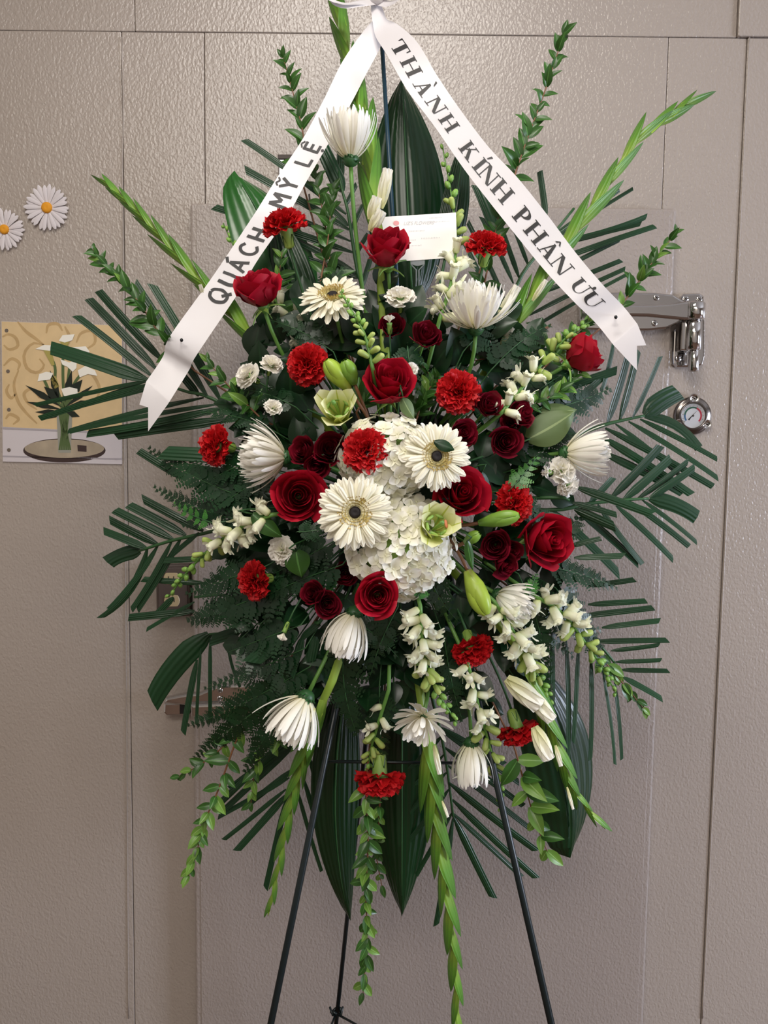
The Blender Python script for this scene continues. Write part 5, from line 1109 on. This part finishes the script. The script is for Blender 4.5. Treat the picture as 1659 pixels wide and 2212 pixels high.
sprig([(1010, 900), (960, 850), (905, 780)], 52, None, 18, (.08, .05), .05)
sprig([(620, 720), (600, 640), (610, 540)], 54, None, 18, (.10, .08), .05)

# broad filler leaves close to the foam
for P_, sz, n in (([(760, 1320), (700, 1450), (640, 1560)], 80, 12), ([(720, 1260), (620, 1360), (540, 1420)], 70, 12), ([(900, 1320), (960, 1440), (1060, 1540)], 80, 12), ([(960, 1250), (1080, 1350), (1160, 1500)], 80, 12), ([(830, 1300), (850, 1450), (840, 1580)], 80, 12), ([(1000, 1100), (1120, 1120), (1220, 1180)], 80, 10), ([(700, 1120), (580, 1160), (480, 1200)], 80, 10), ([(720, 960), (600, 920), (490, 860)], 80, 10), ([(960, 820), (1080, 760), (1170, 720)], 80, 10), ([(820, 780), (820, 680), (830, 600)], 80, 10), ([(720, 820), (640, 760), (560, 700)], 80, 10), ([(1010, 930), (1110, 860), (1220, 830)], 80, 10), ([(700, 900), (600, 850), (540, 760)], 90, 9), ([(720, 820), (690, 740), (650, 660)], 95, 9), ([(860, 820), (870, 740), (880, 660)], 100, 10), ([(960, 850), (1010, 760), (1060, 690)], 95, 9), ([(1000, 1000), (1120, 960), (1190, 930)], 95, 9), ([(1000, 1150), (1100, 1160), (1200, 1220)], 95, 9), ([(960, 1260), (1050, 1330), (1130, 1420)], 95, 9), ([(860, 1280), (880, 1400), (900, 1500)], 95, 10), ([(760, 1260), (720, 1360), (690, 1470)], 95, 9), ([(720, 1180), (620, 1220), (540, 1290)], 95, 10), ([(700, 1080), (600, 1080), (500, 1060)], 90, 9), ([(780, 1300), (790, 1420), (810, 1540)], 90, 9), ([(780, 860), (790, 780), (760, 700)], 95, 9), ([(930, 860), (930, 780), (940, 700)], 90, 9), ([(690, 980), (600, 950), (520, 900)], 90, 9), ([(1010, 1060), (1090, 1040), (1200, 1060)], 90, 9), ([(690, 1230), (600, 1330), (520, 1400)], 90, 9), ([(940, 1290), (990, 1400), (1010, 1520)], 90, 9), ([(1000, 900), (1080, 840), (1160, 770)], 90, 9), ([(700, 1010), (640, 1120), (560, 1170)], 90, 8), ([(1010, 1210), (1120, 1260), (1220, 1330)], 90, 8)):
    sprig(P_, sz, autolabel('dark broad-leaved branch', P_[0], P_[-1]), n, (.07, .06), .0, SA, 'salal_branch', 'leafy branch', 'dark broad-leaved branches', 'stemd', .1, .15, 62, .002)
def single(a, b, w, label, m, y, nrm=(.1, -1, .3)):
    p, q = pt(a[0], a[1], y), pt(b[0], b[1], y + .008); t = thing('rose_leaf', label, 'leaf', p, 'single leaves'); V, F, U = blade(p, q, w * mpp(y), .03, .12, m, nrm=Vector(nrm).normalized(), prof=lambda v: sin(pi * (.03 + .965 * v) ** .8) ** .85 + .01, nv=10, cut=0)
    ob('blade', me('blade', loc(t, V), F, M[m], U), t); c = foam_pt(p); V, F, U = tube(smooth([c, p + (p - q).normalized() * .01, p], 6), .0013, 5); ob('petiole', me('petiole', loc(t, V), F, M['stemd'], U), t)
single((1140, 948), (1242, 888), 74, 'large olive green leaf above the gauge-side mum, widest of the pair', 'olive', D(1190, 910) - .0)
single((1165, 890), (1246, 885), 42, 'smaller olive leaf tucked behind the large olive one', 'olive', D(1190, 890) + .012)
single((640, 1190), (652, 1248), 56, 'round green leaf under the pinkish mini carnation', 'myr', D(645, 1220) - .005)
single((870, 860), (895, 905), 30, 'pale sepal-like leaf under the rose above the hydrangea', 'olive', D(880, 880) - .03)
single((1010, 1168), (1022, 1232), 20, 'narrow green lily leaf hanging over the long lily bud', 'myr', D(1015, 1200) - .045)
single((545, 1110), (610, 1160), 40, 'dark pointed leaf over the snapdragon on the outlet side', 'myr', D(570, 1130) - .035)
single((1040, 1020), (1055, 1090), 30, 'curled dark leaf beside the rose under the gerbera', 'salal', D(1050, 1050) - .01)
for nm_ in ('stray_leaf',):
    V, F, U = leafgrid(4, 6, lambda v: .30 * sin(pi * (.05 + .93 * v)) ** .8, lambda u, v: -.08 * u * u + .05 * v); c = pt(938, 953, D(943, 988) - .078)
    ob('blade', me('blade', V, F, M['salal'], U), lv, frame(c - MW[lv.name].translation, Vector((1, .02, -.42)), (0, -1, .3), .026, .028, .026))

# leatherleaf ferns
def pinna(seed, ln=1.0, wd=.36, n=6):
    r_ = random.Random(seed); gg = G(); V = [Vector((0, 0, 0)), Vector((.012, 1, 0)), Vector((-.012, 1, 0))]
    for i in range(n):
        v = (i + .6) / n; L_ = wd * (1 - .78 * v ** 1.3) * r_.uniform(.9, 1.1) * (1 if i else .85)
        for s in (-1, 1):
            d = Vector((s * .88, .52, .10)).normalized(); q = Vector((-d.y, d.x, 0)) * s; o = Vector((0, v, 0)); h = L_ * .36
            gg.add([o - q * h * .35, o + d * L_ * .45 - q * h * 1.05, o + d * L_ * .8 - q * h * .7, o + d * L_, o + d * L_ * .75 + q * h * .75, o + d * L_ * .4 + q * h * 1.0, o + q * h * .35], [(0, 1, 5, 6), (1, 2, 4, 5), (2, 3, 4)], [(.5, v)] * 7)
    gg.add([Vector((-.012, 0, .004)), Vector((.012, 0, .004)), Vector((.004, 1, .004)), Vector((-.004, 1, .004))], [(0, 1, 2, 3)])
    gg.add([Vector((-.03, .93, 0)), Vector((.03, .93, 0)), Vector((0, 1.06, 0))], [(0, 1, 2)])
    return [Vector((v.x, v.y, v.z - .10 * v.y ** 2 - .25 * v.x ** 2)) for v in gg.V], gg.F, gg.U
PIN = mset('pinna', [pinna(i) for i in range(3)], M['fern'])
FL = mat('fern_pinna_fresh', '#2f6a28', tip='#4a8a34', rough=.4, trans=.15, var=.2)
PINL = mset('pinna', [pinna(i) for i in range(2)], FL)
def fern(a, b, hw, dy=.03, drop=.0, fresh=False, label=None, n=None):
    y0 = D(*a) + dy; y1 = D(*b) + dy * .7 + drop; A, B = pt(a[0], a[1], y0), pt(b[0], b[1], y1); rr = random.Random(int(a[0] + b[1])); k_ = mpp(y0)
    t = thing('fern_frond', label or autolabel('dark leatherleaf fern frond' if not fresh else 'fresh green fern frond', a, b), 'fern frond', A, 'leatherleaf fern fronds')
    d = (B - A); L_ = d.length; d.normalize(); nn = Vector((rr.uniform(-.35, .35), -1, rr.uniform(.0, .7))).normalized(); s = d.cross(nn).normalized(); nn = s.cross(d)
    sag = rr.uniform(-.06, .06); C = [A + d * (L_ * i / 12) + s * (sag * L_ * sin(pi * i / 12)) + nn * (.05 * L_ * sin(pi * i / 12)) for i in range(13)]
    V, F, U = tube([foam_pt(A), foam_pt(A).lerp(A, .5)] + C, [.0012, .0012] + [.0011 - .00006 * i for i in range(13)], 5); ob('rachis', me('rachis', loc(t, V), F, M['stemd'], U), t)
    n = n or max(6, int(L_ / k_ / 19))
    for i in range(n):
        f = .06 + .92 * (i + .5) / n
        for sg in (-1, 1):
            p, dd = at(C, min(.995, f + .02 * sg)); w_ = hw * k_ * (1.0 - .82 * f ** 1.25) * (.75 + .25 * min(1, f / .15)) * rr.uniform(.85, 1.1); op = radians(62 - 20 * f + rr.uniform(-7, 7)); ss = dd.cross(nn).normalized()
            ob('pinna', rr.choice(PINL if fresh else PIN), t, frame(p - A, dd * cos(op) + ss * sg * sin(op) + nn * rr.uniform(-.12, .12), nn + ss * rr.uniform(-.25, .25), w_ * 1.15, w_, w_))
for a, b, hw in (((540, 1080), (318, 968), 62), ((540, 1130), (330, 1052), 48), ((560, 1060), (395, 1140), 60), ((620, 1260), (405, 1345), 78), ((570, 1225), (400, 1285), 60), ((650, 1350), (490, 1410), 66), ((660, 1400), (440, 1490), 48), ((670, 1440), (405, 1570), 62), ((640, 1480), (420, 1640), 62), ((650, 1500), (530, 1670), 64), ((740, 1380), (772, 1590), 70), ((760, 1340), (860, 1420), 42), ((925, 1240), (992, 1345), 50), ((1120, 1240), (1175, 1460), 64), ((1170, 1220), (1335, 1270), 52), ((1200, 1270), (1320, 1480), 50), ((1160, 890), (1320, 838), 60), ((1140, 860), (1255, 790), 48), ((1130, 1010), (1250, 940), 50), ((1060, 800), (1190, 700), 56), ((690, 640), (745, 575), 40), ((590, 930), (430, 890), 46), ((740, 1220), (550, 1300), 60), ((720, 1170), (590, 1240), 52), ((860, 1310), (800, 1460), 50), ((960, 1380), (1000, 1560), 54), ((1120, 1340), (1240, 1420), 44), ((880, 740), (905, 860), 50), ((720, 760), (580, 690), 46), ((1150, 1520), (1190, 1420), 40), ((1190, 1180), (1265, 1105), 44), ((600, 1020), (480, 1090), 50), ((560, 1350), (440, 1300), 52), ((700, 700), (640, 760), 44), ((820, 1480), (830, 1650), 50), ((1000, 760), (1080, 660), 48), ((1160, 1330), (1300, 1360), 44), ((640, 880), (520, 840), 44), ((1110, 1080), (1230, 1150), 44), ((520, 1380), (600, 1480), 54), ((600, 1440), (660, 1560), 50), ((540, 1000), (440, 1050), 50)):
    fern(a, b, hw)
fern((640, 1150), (718, 1142), 32, -.045, 0, False, 'dark fern tip lying across the rim of the wide-open rose')
fern((1100, 1060), (1162, 985), 36, .0, 0, True)
fern((900, 1290), (915, 1265), 26, -.03, 0, True, 'small bright fern tip between the hydrangea and the central snapdragon')
fern((1140, 1290), (1160, 1238), 24, -.02, 0, True)
fern((460, 1130), (372, 1085), 28, .0, 0, True)
